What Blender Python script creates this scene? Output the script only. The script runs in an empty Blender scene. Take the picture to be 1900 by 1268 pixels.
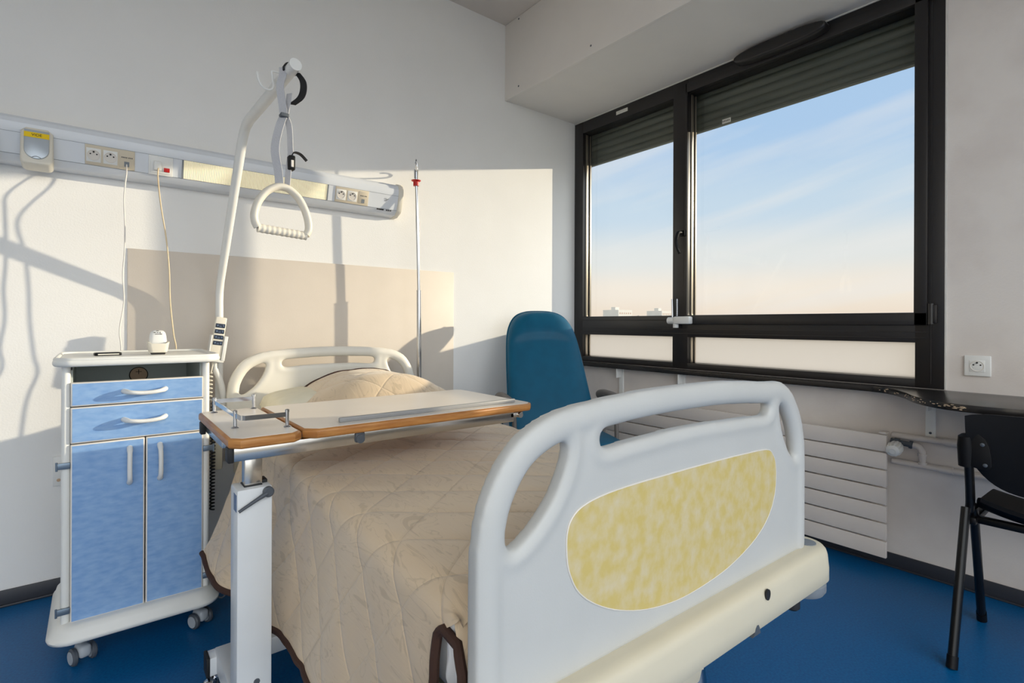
import bpy, bmesh, math, random
from mathutils import Vector, Matrix, noise
random.seed(7)
C = bpy.context.scene.collection
V = Vector
PI = math.pi

# ------------------------------------------------------------------ materials
def lin(c):
    return tuple(((v/255)/12.92 if v/255 <= .04045 else (((v/255)+.055)/1.055)**2.4) for v in c) + (1,)

def mat(name, col, rough=.5, metal=0., col2=None, scale=20., stretch=(1,1,1), bump=0., bscale=None, spec=.5, detail=6., contrast=(.35,.65), coat=0.):
    m = bpy.data.materials.new(name); m.use_nodes = True
    nt = m.node_tree; n = nt.nodes; l = nt.links
    b = n['Principled BSDF']
    b.inputs['Roughness'].default_value = rough
    b.inputs['Metallic'].default_value = metal
    b.inputs['Specular IOR Level'].default_value = spec
    b.inputs['Coat Weight'].default_value = coat
    tc = n.new('ShaderNodeTexCoord'); mp = n.new('ShaderNodeMapping')
    mp.inputs['Scale'].default_value = stretch
    l.new(tc.outputs['Object'], mp.inputs['Vector'])
    nz = n.new('ShaderNodeTexNoise'); nz.inputs['Scale'].default_value = scale; nz.inputs['Detail'].default_value = detail
    l.new(mp.outputs['Vector'], nz.inputs['Vector'])
    rp = n.new('ShaderNodeValToRGB')
    c1 = lin(col); c2 = lin(col2) if col2 else tuple(min(1, v*.955) for v in c1[:3]) + (1,)
    rp.color_ramp.elements[0].position = contrast[0]; rp.color_ramp.elements[1].position = contrast[1]
    rp.color_ramp.elements[0].color = c1; rp.color_ramp.elements[1].color = c2
    l.new(nz.outputs['Fac'], rp.inputs['Fac']); l.new(rp.outputs['Color'], b.inputs['Base Color'])
    if bump:
        n2 = n.new('ShaderNodeTexNoise'); n2.inputs['Scale'].default_value = bscale or scale; n2.inputs['Detail'].default_value = 4
        l.new(mp.outputs['Vector'], n2.inputs['Vector'])
        bp = n.new('ShaderNodeBump'); bp.inputs['Strength'].default_value = bump; bp.inputs['Distance'].default_value = .004
        l.new(n2.outputs['Fac'], bp.inputs['Height']); l.new(bp.outputs['Normal'], b.inputs['Normal'])
    return m

M = {}
M['wall'] = mat('painted_plaster', (239,238,236), .55, col2=(236,235,233), scale=3, bump=.12, bscale=160, spec=.3)
M['wall_bounce_tint'] = mat('bounce_tinted_paint', (228,221,215), .6, col2=(214,205,199), scale=4, bump=.12, bscale=140, spec=.3, contrast=(.42,.75))  # window wall: warm grey of bounced sunlight put into the base colour
M['ceiling'] = mat('ceiling_paint', (222,214,206), .8, scale=4, spec=.2)
M['soffit'] = mat('soffit_laminate', (234,229,223), .5, scale=3, spec=.4)
M['beige'] = mat('beige_wall_sheet', (219,208,195), .5, scale=5, bump=.06, bscale=220)
M['floor'] = mat('blue_lino', (0,100,158), .42, col2=(0,80,136), scale=140, detail=4, bump=.05, bscale=260, contrast=(.3,.7), spec=.4)
M['skirt'] = mat('dark_skirting', (48,50,57), .45, scale=8)
M['frame'] = mat('black_aluminium', (33,30,30), .35, scale=30, spec=.5)
M['bead'] = mat('brushed_aluminium', (190,180,165), .3, .9, scale=8)
M['shutter'] = mat('shutter_slats', (92,94,84), .6, scale=12, col2=(80,83,74), stretch=(1,.2,1))
M['board'] = mat('black_lacquer', (34,32,32), .25, scale=30, spec=.5)
M['radiator'] = mat('radiator_enamel', (222,213,205), .4, scale=5)
M['pipe'] = mat('painted_pipe', (214,205,198), .45, scale=16)
M['white'] = mat('white_plastic', (233,233,230), .35, scale=9)
M['offwhite'] = mat('offwhite_plastic', (228,222,208), .4, scale=9)
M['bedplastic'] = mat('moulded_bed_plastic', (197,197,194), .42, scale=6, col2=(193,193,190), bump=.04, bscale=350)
M['headplastic'] = mat('moulded_head_plastic', (232,227,216), .42, scale=6)
M['cream'] = mat('cream_plastic', (214,205,182), .42, scale=6)
M['yellow'] = mat('mottled_yellow_laminate', (206,184,112), .45, col2=(212,198,164), scale=36, stretch=(1.1,1,.9), detail=12, contrast=(.38,.72))
M['blue'] = mat('blue_laminate', (118,158,210), .45, col2=(146,181,221), scale=48, stretch=(.6,.6,1.5), detail=10, contrast=(.3,.72))
M['cabwhite'] = mat('cabinet_white', (232,232,228), .38, scale=8)
M['cabdark'] = mat('grey_inside', (188,196,192), .6, scale=8)
M['edge'] = mat('pale_edging', (226,220,212), .4, scale=8)
M['steel'] = mat('steel_hinge', (120,135,150), .35, .7, scale=30)
M['grey'] = mat('grey_plastic', (128,134,140), .5, scale=12)
M['castorgrey'] = mat('light_grey_castor', (176,182,188), .45, scale=12)
M['dgrey'] = mat('dark_grey_plastic', (78,84,92), .5, scale=12)
M['rubber'] = mat('black_rubber', (26,27,30), .6, scale=20)
M['chrome'] = mat('chrome', (196,198,202), .1, 1., scale=10)
M['satin'] = mat('satin_steel', (200,195,188), .2, 1., scale=10, stretch=(1,1,.2))
M['laminate'] = mat('pale_laminate', (236,228,218), .28, scale=4, col2=(232,223,212), spec=.5)
M['wood'] = mat('wood_edge', (198,140,78), .4, col2=(172,112,56), scale=14, stretch=(1,1,9), detail=5, spec=.5)
M['lip'] = mat('grey_lip', (150,150,150), .4, scale=10)
M['tablewhite'] = mat('white_lacquered_steel', (226,229,231), .35, scale=7)
M['mattress'] = mat('white_cotton', (234,235,238), .8, scale=40, bump=.15, bscale=30)
M['pillow'] = mat('cream_pillow_cotton', (238,231,208), .85, scale=30, bump=.2, bscale=14)
M['brown'] = mat('brown_binding', (66,42,32), .8, scale=60, bump=.3, bscale=90)
M['vinyl'] = mat('blue_vinyl', (0,88,120), .45, scale=14, col2=(0,83,114), bump=.05, bscale=120, spec=.28)
M['armgrey'] = mat('grey_armrest', (108,102,98), .5, scale=12)
M['black'] = mat('black_plastic', (11,11,14), .5, scale=20, spec=.22)
M['blackmetal'] = mat('black_tube', (11,11,13), .35, scale=20, spec=.35)
M['webbing'] = mat('grey_webbing', (190,190,194), .75, scale=200, bump=.3, bscale=400)
M['blackweb'] = mat('black_webbing', (26,26,28), .7, scale=200)
M['red'] = mat('red_plastic', (196,24,20), .4, scale=10)
M['label'] = mat('yellow_label', (246,208,8), .4, scale=10)
M['ink'] = mat('black_ink', (28,26,26), .6, scale=10)
M['greyink'] = mat('grey_ink', (96,92,88), .6, scale=10)
M['socket'] = mat('socket_beige', (214,202,180), .45, scale=10)
M['keypad'] = mat('dark_blue_keypad', (24,40,62), .4, scale=10)
M['keymark'] = mat('keypad_mark', (110,130,160), .5, scale=10)
M['gasgrey'] = mat('silver_cover', (190,198,206), .32, .35, scale=10)
M['railwhite'] = mat('white_rail', (226,230,236), .3, scale=5, spec=.55)
M['cable'] = mat('white_cable', (234,228,222), .5, scale=20)
M['creamcable'] = mat('cream_cable', (226,204,168), .5, scale=20)
M['hose'] = mat('black_hose', (44,44,48), .6, scale=20)
M['seal'] = mat('white_caulk', (215,212,206), .7, scale=30)
M['paper'] = mat('paper_tag', (214,212,204), .7, scale=30)
M['hole'] = mat('brown_disc', (205,174,144), .7, scale=20)
M['concrete'] = mat('pale_concrete', (192,186,177), .9, scale=.2)
M['winout'] = mat('distant_glazing', (150,120,105), .5, scale=1)
M['trees'] = mat('haze_grey_trees', (120,116,106), .95, col2=(150,142,128), scale=.3)  # pale grey stands in for haze over the far treeline
M['ground'] = mat('distant_ground', (120,118,104), .95, col2=(150,142,128), scale=.02)
M['brownmark'] = mat('chipped_paint', (202,178,150), .8, scale=40)

def glass_mat():
    m = bpy.data.materials.new('window_glass'); m.use_nodes = True
    nt = m.node_tree; n = nt.nodes; l = nt.links; n.remove(n['Principled BSDF'])
    t = n.new('ShaderNodeBsdfTransparent'); t.inputs['Color'].default_value = (.97,.98,.98,1)
    g = n.new('ShaderNodeBsdfGlossy'); g.inputs['Roughness'].default_value = .0
    f = n.new('ShaderNodeFresnel'); f.inputs['IOR'].default_value = 1.45
    gm = n.new('ShaderNodeNewGeometry'); iv = n.new('ShaderNodeMath'); iv.operation = 'SUBTRACT'; iv.inputs[0].default_value = 1; l.new(gm.outputs['Backfacing'], iv.inputs[1])
    mu = n.new('ShaderNodeMath'); mu.operation = 'MULTIPLY'; l.new(f.outputs[0], mu.inputs[0]); l.new(iv.outputs[0], mu.inputs[1])
    x = n.new('ShaderNodeMixShader'); l.new(mu.outputs[0], x.inputs[0]); l.new(t.outputs[0], x.inputs[1]); l.new(g.outputs[0], x.inputs[2])
    l.new(x.outputs[0], n['Material Output'].inputs['Surface']); return m
M['glass'] = glass_mat()
def frosted():
    m = bpy.data.materials.new('frosted_glass'); m.use_nodes = True
    nt = m.node_tree; n = nt.nodes; l = nt.links; n.remove(n['Principled BSDF'])
    t = n.new('ShaderNodeBsdfTranslucent'); t.inputs['Color'].default_value = lin((214,213,212))
    d = n.new('ShaderNodeBsdfDiffuse'); d.inputs['Color'].default_value = lin((214,212,210))
    x = n.new('ShaderNodeMixShader'); x.inputs[0].default_value = .25
    l.new(t.outputs[0], x.inputs[1]); l.new(d.outputs[0], x.inputs[2])
    l.new(x.outputs[0], n['Material Output'].inputs['Surface']); return m
M['frosted'] = frosted()
def lampmat():
    m = mat('ribbed_lamp_diffuser', (240,234,212), .4, scale=10)
    n = m.node_tree.nodes; l = m.node_tree.links; b = n['Principled BSDF']
    tc = n.new('ShaderNodeTexCoord'); w = n.new('ShaderNodeTexWave'); w.wave_type = 'BANDS'; w.bands_direction = 'X'
    w.inputs['Scale'].default_value = 60
    l.new(tc.outputs['Object'], w.inputs['Vector'])
    bp = n.new('ShaderNodeBump'); bp.inputs['Strength'].default_value = .6; bp.inputs['Distance'].default_value = .004
    l.new(w.outputs['Fac'], bp.inputs['Height']); l.new(bp.outputs['Normal'], b.inputs['Normal'])
    b.inputs['Emission Color'].default_value = lin((255,236,180)); b.inputs['Emission Strength'].default_value = .3
    return m
M['lamp'] = lampmat()

def spreadmat():
    m = bpy.data.materials.new('quilted_satin'); m.use_nodes = True
    nt = m.node_tree; n = nt.nodes; l = nt.links; b = n['Principled BSDF']
    uv = n.new('ShaderNodeUVMap'); uv.uv_map = 'UVMap'
    # tone on tone motif: warped swirls
    mp = n.new('ShaderNodeMapping'); mp.inputs['Rotation'].default_value = (0,0,.5); mp.inputs['Scale'].default_value = (3.2,9,1)
    l.new(uv.outputs[0], mp.inputs['Vector'])
    nz = n.new('ShaderNodeTexNoise'); nz.inputs['Scale'].default_value = 1.6; nz.inputs['Detail'].default_value = 3; nz.inputs['Distortion'].default_value = 1.6
    l.new(mp.outputs[0], nz.inputs['Vector'])
    r = n.new('ShaderNodeValToRGB'); e = r.color_ramp.elements
    e[0].position = .345; e[0].color = (0,0,0,1); e[1].position = .375; e[1].color = (1,1,1,1)
    e2 = e.new(.53); e2.color = (1,1,1,1); e3 = e.new(.542); e3.color = (0,0,0,1); e4 = e.new(.556); e4.color = (1,1,1,1)
    e5 = e.new(.655); e5.color = (1,1,1,1); e6 = e.new(.68); e6.color = (.1,.1,.1,1)
    l.new(nz.outputs['Fac'], r.inputs['Fac'])
    mx = n.new('ShaderNodeMix'); mx.data_type = 'RGBA'
    mx.inputs['A'].default_value = lin((204,182,152)); mx.inputs['B'].default_value = lin((221,198,167))
    l.new(r.outputs['Color'], mx.inputs['Factor'])
    l.new(mx.outputs['Result'], b.inputs['Base Color'])
    mr = n.new('ShaderNodeMapRange'); mr.inputs['To Min'].default_value = .5; mr.inputs['To Max'].default_value = .38
    l.new(r.outputs['Color'], mr.inputs['Value']); l.new(mr.outputs[0], b.inputs['Roughness'])
    b.inputs['Sheen Weight'].default_value = .25
    # fine wrinkles
    mp2 = n.new('ShaderNodeMapping'); mp2.inputs['Scale'].default_value = (5,38,1)
    l.new(uv.outputs[0], mp2.inputs['Vector'])
    n2 = n.new('ShaderNodeTexNoise'); n2.inputs['Scale'].default_value = 1.; n2.inputs['Detail'].default_value = 5; n2.inputs['Distortion'].default_value = .6
    l.new(mp2.outputs[0], n2.inputs['Vector'])
    bp = n.new('ShaderNodeBump'); bp.inputs['Strength'].default_value = .5; bp.inputs['Distance'].default_value = .004
    sxy = n.new('ShaderNodeSeparateXYZ'); l.new(uv.outputs[0], sxy.inputs[0])
    def M_(op, a, c=None):
        q = n.new('ShaderNodeMath'); q.operation = op
        for i_, w_ in enumerate((a, c)):
            if w_ is None: continue
            if isinstance(w_, (int, float)): q.inputs[i_].default_value = w_
            else: l.new(w_, q.inputs[i_])
        return q.outputs[0]
    ds = []
    for sg in (1, -1):
        q = M_('ADD', M_('MULTIPLY', sxy.outputs['X'], .94/.165), M_('MULTIPLY', sxy.outputs['Y'], sg*.80/.165))
        d_ = M_('ABSOLUTE', M_('SUBTRACT', M_('FRACT', M_('ADD', q, .5)), .5))
        ds.append(M_('MINIMUM', M_('MULTIPLY', d_, 24), 1))
    st_ = M_('MULTIPLY', M_('POWER', ds[0], .5), M_('POWER', ds[1], .5))
    hgt = M_('ADD', M_('MULTIPLY', n2.outputs['Fac'], .8), M_('MULTIPLY', st_, .9))
    l.new(hgt, bp.inputs['Height']); l.new(bp.outputs['Normal'], b.inputs['Normal'])
    return m
M['spread'] = spreadmat()

# ------------------------------------------------------------------ mesh helpers
def BM(): return bmesh.new()

def add_box(bm, x0, x1, y0, y1, z0, z1, bev=0., seg=2, Mx=None):
    t = bmesh.new(); bmesh.ops.create_cube(t, size=1)
    for v in t.verts:
        v.co = V(((x0+x1)/2+v.co.x*(x1-x0), (y0+y1)/2+v.co.y*(y1-y0), (z0+z1)/2+v.co.z*(z1-z0)))
    if bev: bmesh.ops.bevel(t, geom=t.edges[:], offset=bev, segments=seg, affect='EDGES', profile=.5, clamp_overlap=True)
    merge(bm, t, Mx)

def merge(bm, t, Mx=None):
    if Mx is not None: bmesh.ops.transform(t, matrix=Mx, verts=t.verts[:])
    me = bpy.data.meshes.new('tmp'); t.to_mesh(me); t.free(); bm.from_mesh(me); bpy.data.meshes.remove(me)

def frame_of(d):
    d = d.normalized(); a = V((0,0,1)) if abs(d.z) < .95 else V((1,0,0))
    x = d.cross(a).normalized(); y = d.cross(x).normalized(); return x, y

def add_tube(bm, pts, r, n=12, cap=True, closed=False, flat=None):
    pts = [V(p) for p in pts]; k = len(pts); rings = []
    x = None
    for i, p in enumerate(pts):
        if closed: d = pts[(i+1) % k]-pts[i-1]
        else: d = pts[min(i+1, k-1)]-pts[max(i-1, 0)]
        d.normalize()
        if x is None: x, y = frame_of(d)
        else:
            x = (x-d*x.dot(d)).normalized(); y = d.cross(x)
        rr = r[i] if isinstance(r, (list, tuple)) else r
        rings.append([bm.verts.new(p+x*rr*math.cos(2*PI*j/n)+y*rr*math.sin(2*PI*j/n)) for j in range(n)])
    for i in range(k if closed else k-1):
        a, b = rings[i], rings[(i+1) % k]
        for j in range(n): bm.faces.new((a[j], a[(j+1) % n], b[(j+1) % n], b[j]))
    if cap and not closed:
        bm.faces.new(rings[0][::-1]); bm.faces.new(rings[-1])

def add_cyl(bm, p0, p1, r, n=24, r2=None): add_tube(bm, [p0, p1], [r, r if r2 is None else r2], n)

def add_lathe(bm, prof, n=28, loc=(0,0,0), axis='z', Mx=None):
    t = bmesh.new(); rings = []
    for r, z in prof: rings.append([t.verts.new((r*math.cos(2*PI*j/n), r*math.sin(2*PI*j/n), z)) for j in range(n)])
    for a, b in zip(rings, rings[1:]):
        for j in range(n): t.faces.new((a[j], a[(j+1) % n], b[(j+1) % n], b[j]))
    t.faces.new(rings[0][::-1]); t.faces.new(rings[-1])
    R = Matrix.Identity(4)
    if axis == 'x': R = Matrix.Rotation(PI/2, 4, 'Y')
    if axis == 'y': R = Matrix.Rotation(-PI/2, 4, 'X')
    m = Matrix.Translation(loc) @ R
    merge(bm, t, (Mx @ m) if Mx is not None else m)

def add_prism(bm, poly, axis, a, b, bev=0., seg=2, Mx=None):
    """poly of 2d points in the two remaining axes (order kept), extruded along axis from a to b"""
    def p3(p, w):
        return {'x': (w, p[0], p[1]), 'y': (p[0], w, p[1]), 'z': (p[0], p[1], w)}[axis]
    t = bmesh.new()
    A = [t.verts.new(p3(p, a)) for p in poly]; B_ = [t.verts.new(p3(p, b)) for p in poly]; k = len(poly)
    fa = t.faces.new(A[::-1]); fb = t.faces.new(B_)
    for i in range(k): t.faces.new((A[i], A[(i+1) % k], B_[(i+1) % k], B_[i]))
    bmesh.ops.recalc_face_normals(t, faces=t.faces[:])
    if bev:
        es = set(fa.edges[:]) | set(fb.edges[:])
        bmesh.ops.bevel(t, geom=list(es), offset=bev, segments=seg, affect='EDGES', profile=.5, clamp_overlap=True)
    merge(bm, t, Mx)

def smooth_path(pts, k=6, closed=False):
    pts = [V(p) for p in pts]; n = len(pts); out = []
    def g(i): return pts[i % n] if closed else pts[max(0, min(n-1, i))]
    for i in range(n if closed else n-1):
        a, b, c, d = g(i-1), g(i), g(i+1), g(i+2)
        for j in range(k):
            t = j/k
            out.append(.5*((2*b)+(c-a)*t+(2*a-5*b+4*c-d)*t*t+(3*b-a-3*c+d)*t**3))
    if not closed: out.append(pts[-1])
    return out

def round_rect(w, h, r, n=6, cx=0, cy=0):
    o = []
    for sx, sy, a0 in ((1,1,0), (-1,1,90), (-1,-1,180), (1,-1,270)):
        for i in range(n+1):
            a = math.radians(a0+90*i/n); o.append((cx+sx*(w/2-r)+r*math.cos(a), cy+sy*(h/2-r)+r*math.sin(a)))
    return o

def link(o, parent=None):
    C.objects.link(o)
    if parent is not None: o.parent = parent
    return o

def obj(name, bm, m, parent=None, angle=40, kind=None, label=None):
    bmesh.ops.recalc_face_normals(bm, faces=bm.faces[:])
    if parent is not None: bmesh.ops.transform(bm, matrix=world_of(parent).inverted(), verts=bm.verts[:])
    me = bpy.data.meshes.new(name); bm.to_mesh(me); bm.free()
    me.materials.append(M[m] if isinstance(m, str) else m)
    me.shade_smooth(); me.set_sharp_from_angle(angle=math.radians(angle))
    o = bpy.data.objects.new(name, me); link(o, parent)
    if kind: o['kind'] = kind
    if label: o['label'] = label
    return o

def world_of(o):
    m = o.matrix_basis.copy(); p = o.parent
    while p is not None: m = p.matrix_basis @ m; p = p.parent
    return m

def remeshed(name, bm, m, parent, voxel, smooth=6):
    if parent is not None: bmesh.ops.transform(bm, matrix=world_of(parent).inverted(), verts=bm.verts[:])
    me = bpy.data.meshes.new('tmp'); bm.to_mesh(me); bm.free()
    o = bpy.data.objects.new('tmp', me); C.objects.link(o)
    r = o.modifiers.new('r', 'REMESH'); r.mode = 'VOXEL'; r.voxel_size = voxel
    s = o.modifiers.new('s', 'SMOOTH'); s.factor = .5; s.iterations = smooth
    dg = bpy.context.evaluated_depsgraph_get(); dg.update()
    nm = bpy.data.meshes.new_from_object(o.evaluated_get(dg))
    bpy.data.objects.remove(o); bpy.data.meshes.remove(me)
    nm.name = name; nm.materials.clear(); nm.materials.append(M[m]); nm.shade_smooth()
    o = bpy.data.objects.new(name, nm); link(o, parent); return o

def plate_from_outline(outer, holes, half):
    """2d outline (u,z) with holes -> flat plate mesh in the u,z plane, thickness along y"""
    cu = bpy.data.curves.new('tmp', 'CURVE'); cu.dimensions = '2D'; cu.fill_mode = 'BOTH'; cu.extrude = half
    for pl in [outer]+holes:
        s = cu.splines.new('POLY'); s.points.add(len(pl)-1); s.use_cyclic_u = True
        for i, p in enumerate(pl): s.points[i].co = (p[0], p[1], 0, 1)
    o = bpy.data.objects.new('tmp', cu); C.objects.link(o)
    dg = bpy.context.evaluated_depsgraph_get(); dg.update()
    me = bpy.data.meshes.new_from_object(o.evaluated_get(dg))
    bpy.data.objects.remove(o)
    bm = BM(); bm.from_mesh(me); bpy.data.meshes.remove(me)
    bmesh.ops.remove_doubles(bm, verts=bm.verts[:], dist=1e-5)
    for v in bm.verts: v.co = V((v.co.x, v.co.z, v.co.y))
    return bm

def text_mesh(bm, s, size, Mx, depth=.0003):
    cu = bpy.data.curves.new('tmp', 'FONT'); cu.body = s; cu.size = size; cu.extrude = depth; cu.align_x = 'CENTER'; cu.align_y = 'CENTER'
    o = bpy.data.objects.new('tmp', cu); C.objects.link(o)
    dg = bpy.context.evaluated_depsgraph_get(); dg.update()
    me = bpy.data.meshes.new_from_object(o.evaluated_get(dg)); bpy.data.objects.remove(o)
    t = BM(); t.from_mesh(me); bpy.data.meshes.remove(me); merge(bm, t, Mx)

def thing(name, loc, label, cat, rot=0, group=None):
    o = bpy.data.objects.new(name, None); o.empty_display_size = .05; o.location = loc; o.rotation_euler = (0,0,rot)
    C.objects.link(o); return tag(o, label, cat, group)

def tag(o, label, cat, group=None):
    o['label'] = label; o['category'] = cat
    if group: o['group'] = group
    return o

def face_frame(origin, right, up):
    """matrix mapping local x->right, y->up, z->out"""
    r = V(right).normalized(); u = V(up).normalized(); n = r.cross(u)
    m = Matrix((r, u, n)).transposed().to_4x4(); m.translation = V(origin); return m

# world frame: camera above (0,0); X runs along the bed-head wall towards the window wall, Y towards the bed-head wall
XW, YW, ZC = 2.71, 2.669, 2.977
X0, Y0 = -2.4, -2.4

# ------------------------------------------------------------------ room shell
b = BM(); add_box(b, X0, XW+.25, Y0, YW+.2, -.1, 0); obj('floor', b, 'floor', kind='structure')
b = BM(); add_box(b, X0, XW, YW, YW+.2, 0, ZC); obj('wall_back', b, 'wall', kind='structure')
WY0, WZ0, WZ1 = .564, .788, 2.486
b = BM()
add_box(b, XW, XW+.2, Y0, YW+.2, 0, WZ0); add_box(b, XW, XW+.2, Y0, WY0, WZ0, WZ1); add_box(b, XW, XW+.2, Y0, YW+.2, WZ1, ZC)
obj('wall_right', b, 'wall_bounce_tint', kind='structure')
b = BM(); add_box(b, X0, XW+.2, -1.2, YW+.2, ZC, ZC+.1); obj('ceiling', b, 'ceiling', kind='structure')
b = BM(); add_box(b, X0, XW, YW-.008, YW, 0, .061, .002); add_box(b, X0, XW, YW-.014, YW-.006, 0, .009, .003)
obj('baseboard_back', b, 'skirt', kind='structure')
b = BM(); add_box(b, XW-.008, XW, Y0, YW-.014, 0, .061, .002); add_box(b, XW-.014, XW-.006, Y0, YW-.014, 0, .009, .003)
obj('baseboard_right', b, 'skirt', kind='structure')
b = BM(); add_box(b, X0-.15, X0, Y0, YW+.2, 0, ZC); obj('wall_left', b, 'wall', kind='structure')
# soffit box over the window
SX = 2.06
b = BM(); add_box(b, SX, SX+.018, Y0, YW, 2.489, ZC-.002, .001); add_box(b, SX+.018, XW, Y0, YW, 2.493, 2.511)
sof = obj('trim_1', b, 'soffit', kind='structure')
for y, z in ((2.53,2.958), (2.53,2.537), (1.92,2.537), (1.31,2.537), (1.92,2.958), (1.31,2.958), (.7,2.537)):
    b = BM(); add_lathe(b, [(.004,-.002), (.006,0), (.006,.002), (.003,.003)], 12, (SX,y,z), 'x', None)
    obj('screw', b, 'dgrey', sof)
b = BM(); add_box(b, .099, 1.676, YW-.004, YW, .42, 1.355, .0015)
obj('trim_2', b, 'beige', kind='structure')
# ------------------------------------------------------------------ window
FX0, FX1, GX = 2.70, 2.79, 2.78
b = BM()
add_box(b, FX0, FX1, 2.587, YW, WZ0, WZ1, .002)
add_box(b, FX0, FX1, 1.745, 1.846, WZ0, WZ1, .002)
add_box(b, FX0, FX1, WY0, .662, WZ0, WZ1, .002)
add_box(b, FX0+.001, FX1, WY0, YW, 2.405, WZ1, .002)
add_box(b, FX0+.001, FX1, WY0, YW, .977, 1.103, .002)
add_box(b, FX0+.001, FX1, WY0, YW, WZ0, .824, .002)
win = obj('window_1', b, 'frame', kind='structure')
# opening sash of the right light stands proud of the fixed frame
b = BM(); s0, s1, q0, q1 = .618, 1.755, 1.05, 2.455
for a in ((s0, .664, q0, q1), (1.743, s1, q0, q1), (s0, s1, q0, 1.104), (s0, s1, 2.402, q1)): add_box(b, FX0-.014, FX0+.02, *a, .003)
obj('opening_sash', b, 'frame', win)
b = BM()
for z in (1.02, 1.075, .995): add_box(b, FX0-.003, FX0+.002, WY0+.06 if z < 1.05 else 1.85, YW-.07, z, z+.004)
add_box(b, FX0-.003, FX0+.002, .605, .609, WZ0+.02, WZ1)
obj('frame_rib', b, 'frame', win)
def pane(y0, y1, z0, z1, m, name):
    b = BM(); add_box(b, GX-.003, GX+.003, y0-.004, y1+.004, z0-.004, z1+.004); return obj(name, b, m, win)
pane(1.846, 2.587, 1.103, 2.405, 'glass', 'glass_pane'); pane(.662, 1.745, 1.103, 2.405, 'glass', 'glass_pane')
pane(1.846, 2.587, .824, .977, 'frosted', 'frosted_pane'); pane(.662, 1.745, .824, .977, 'frosted', 'frosted_pane')
# glazing beads on the sunlit returns
for y, z0, z1 in ((1.745,1.104,2.40), (2.587,1.104,2.40), (1.745,.826,.975), (2.587,.826,.975)):
    b = BM(); add_box(b, GX-.052, GX-.03, y-.006, y+.001, z0, z1, .002); add_box(b, GX-.014, GX-.004, y-.008, y+.001, z0, z1, .002)
    obj('glazing_bead', b, 'bead', win)
# handle
b = BM(); hy = 1.765
add_box(b, FX0-.028, FX0-.013, hy-.017, hy+.017, 1.565, 1.60, .004)
add_tube(b, smooth_path([(FX0-.02,hy,1.583), (FX0-.06,hy,1.583), (FX0-.072,hy+.004,1.565), (FX0-.07,hy+.012,1.53), (FX0-.066,hy+.006,1.49), (FX0-.062,hy-.006,1.462)]), [.009]*3+[.010]*20+[.008]*8, 12)
obj('handle', b, 'chrome' if False else 'black', win)
# hinges
for z in (1.055, 2.40):
    b = BM(); add_cyl(b, (FX0-.012,.606,z), (FX0-.012,.606,z+.085), .011); add_box(b, FX0-.02, FX0, .585, .606, z+.004, z+.08, .003); obj('hinge', b, 'frame', win)
# restrictor lock
b = BM(); add_box(b, FX0-.055, FX0-.013, 1.70, 1.806, 1.052, 1.096, .008); add_cyl(b, (FX0-.034,1.806,1.072), (FX0-.034,1.85,1.072), .02); add_cyl(b, (FX0-.034,1.80,1.03), (FX0-.034,1.80,1.055), .016)
r_ = obj('restrictor_lock', b, 'white', win, label='white lock block')
b = BM(); add_cyl(b, (FX0-.034,1.822,1.07), (FX0-.034,1.826,1.20), .005, 12)
for k in range(9): add_cyl(b, (FX0-.03,1.795,1.10+k*.011), (FX0-.03,1.795,1.107+k*.011), .0045, 8)
add_cyl(b, (FX0-.03,1.795,1.09), (FX0-.03,1.795,1.20), .003, 8)
obj('lock_rod', b, 'chrome', r_)
# trickle vent
b = BM(); pv = []
for i in range(24):
    a = 2*PI*i/24; pv.append((1.21+.225*(abs(math.cos(a))**.6)*(1 if math.cos(a) > 0 else -1), 2.447+.034*(abs(math.sin(a))**.8)*(1 if math.sin(a) > 0 else -1)))
add_prism(b, pv, 'x', FX0-.075, FX0-.01, .012, 3); add_box(b, FX0-.05, FX0-.01, 1.0, 1.42, 2.43, 2.46, .004)
obj('trickle_vent', b, 'frame', win)
b = BM(); add_box(b, FX0-.0015, FX0+.001, 2.19, 2.285, 2.44, 2.463, .0003); obj('paper_strip', b, 'paper', win)
b = BM(); add_box(b, GX-.006, GX-.003, 1.525, 1.575, 2.188, 2.212)
st = obj('glass_sticker', b, 'paper', win)
b = BM()
for k in range(5): add_box(b, GX-.0068, GX-.0058, 1.531+k*.009, 1.536+k*.009, 2.196, 2.205)
obj('sticker_print', b, 'greyink', st)
b = BM(); add_box(b, FX0-.004, FX0+.01, WY0, YW, WZ1-.001, WZ1+.006, .001); obj('seal_bead', b, 'seal', win)
b = BM(); add_box(b, FX0-.002, FX0+.01, WY0-.006, WY0, WZ0, WZ1, .001); obj('seal_bead', b, 'seal', win)
# roller shutter, half drawn
b = BM(); zb = 2.215
pr = []
zt = 2.62; k = 0
while zb+k*.047 < zt:
    z = zb+k*.047
    pr += [(2.834, z), (2.826, z+.008), (2.822, z+.022), (2.826, z+.036), (2.834, z+.0445)]; k += 1
pr += [(2.846, zb+k*.047), (2.846, zb)]
add_prism(b, pr, 'y', .53, YW+.12); 
sh = obj('roller_shutter', b, 'shutter', win)
b = BM(); add_box(b, 2.82, 2.85, .53, YW+.12, zb-.012, zb+.004, .003); obj('bottom_rail', b, 'shutter', sh)
b = BM(); add_box(b, 2.815, 2.85, .57, .60, .80, 2.55); obj('shutter_guide', b, 'frame', win)

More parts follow.
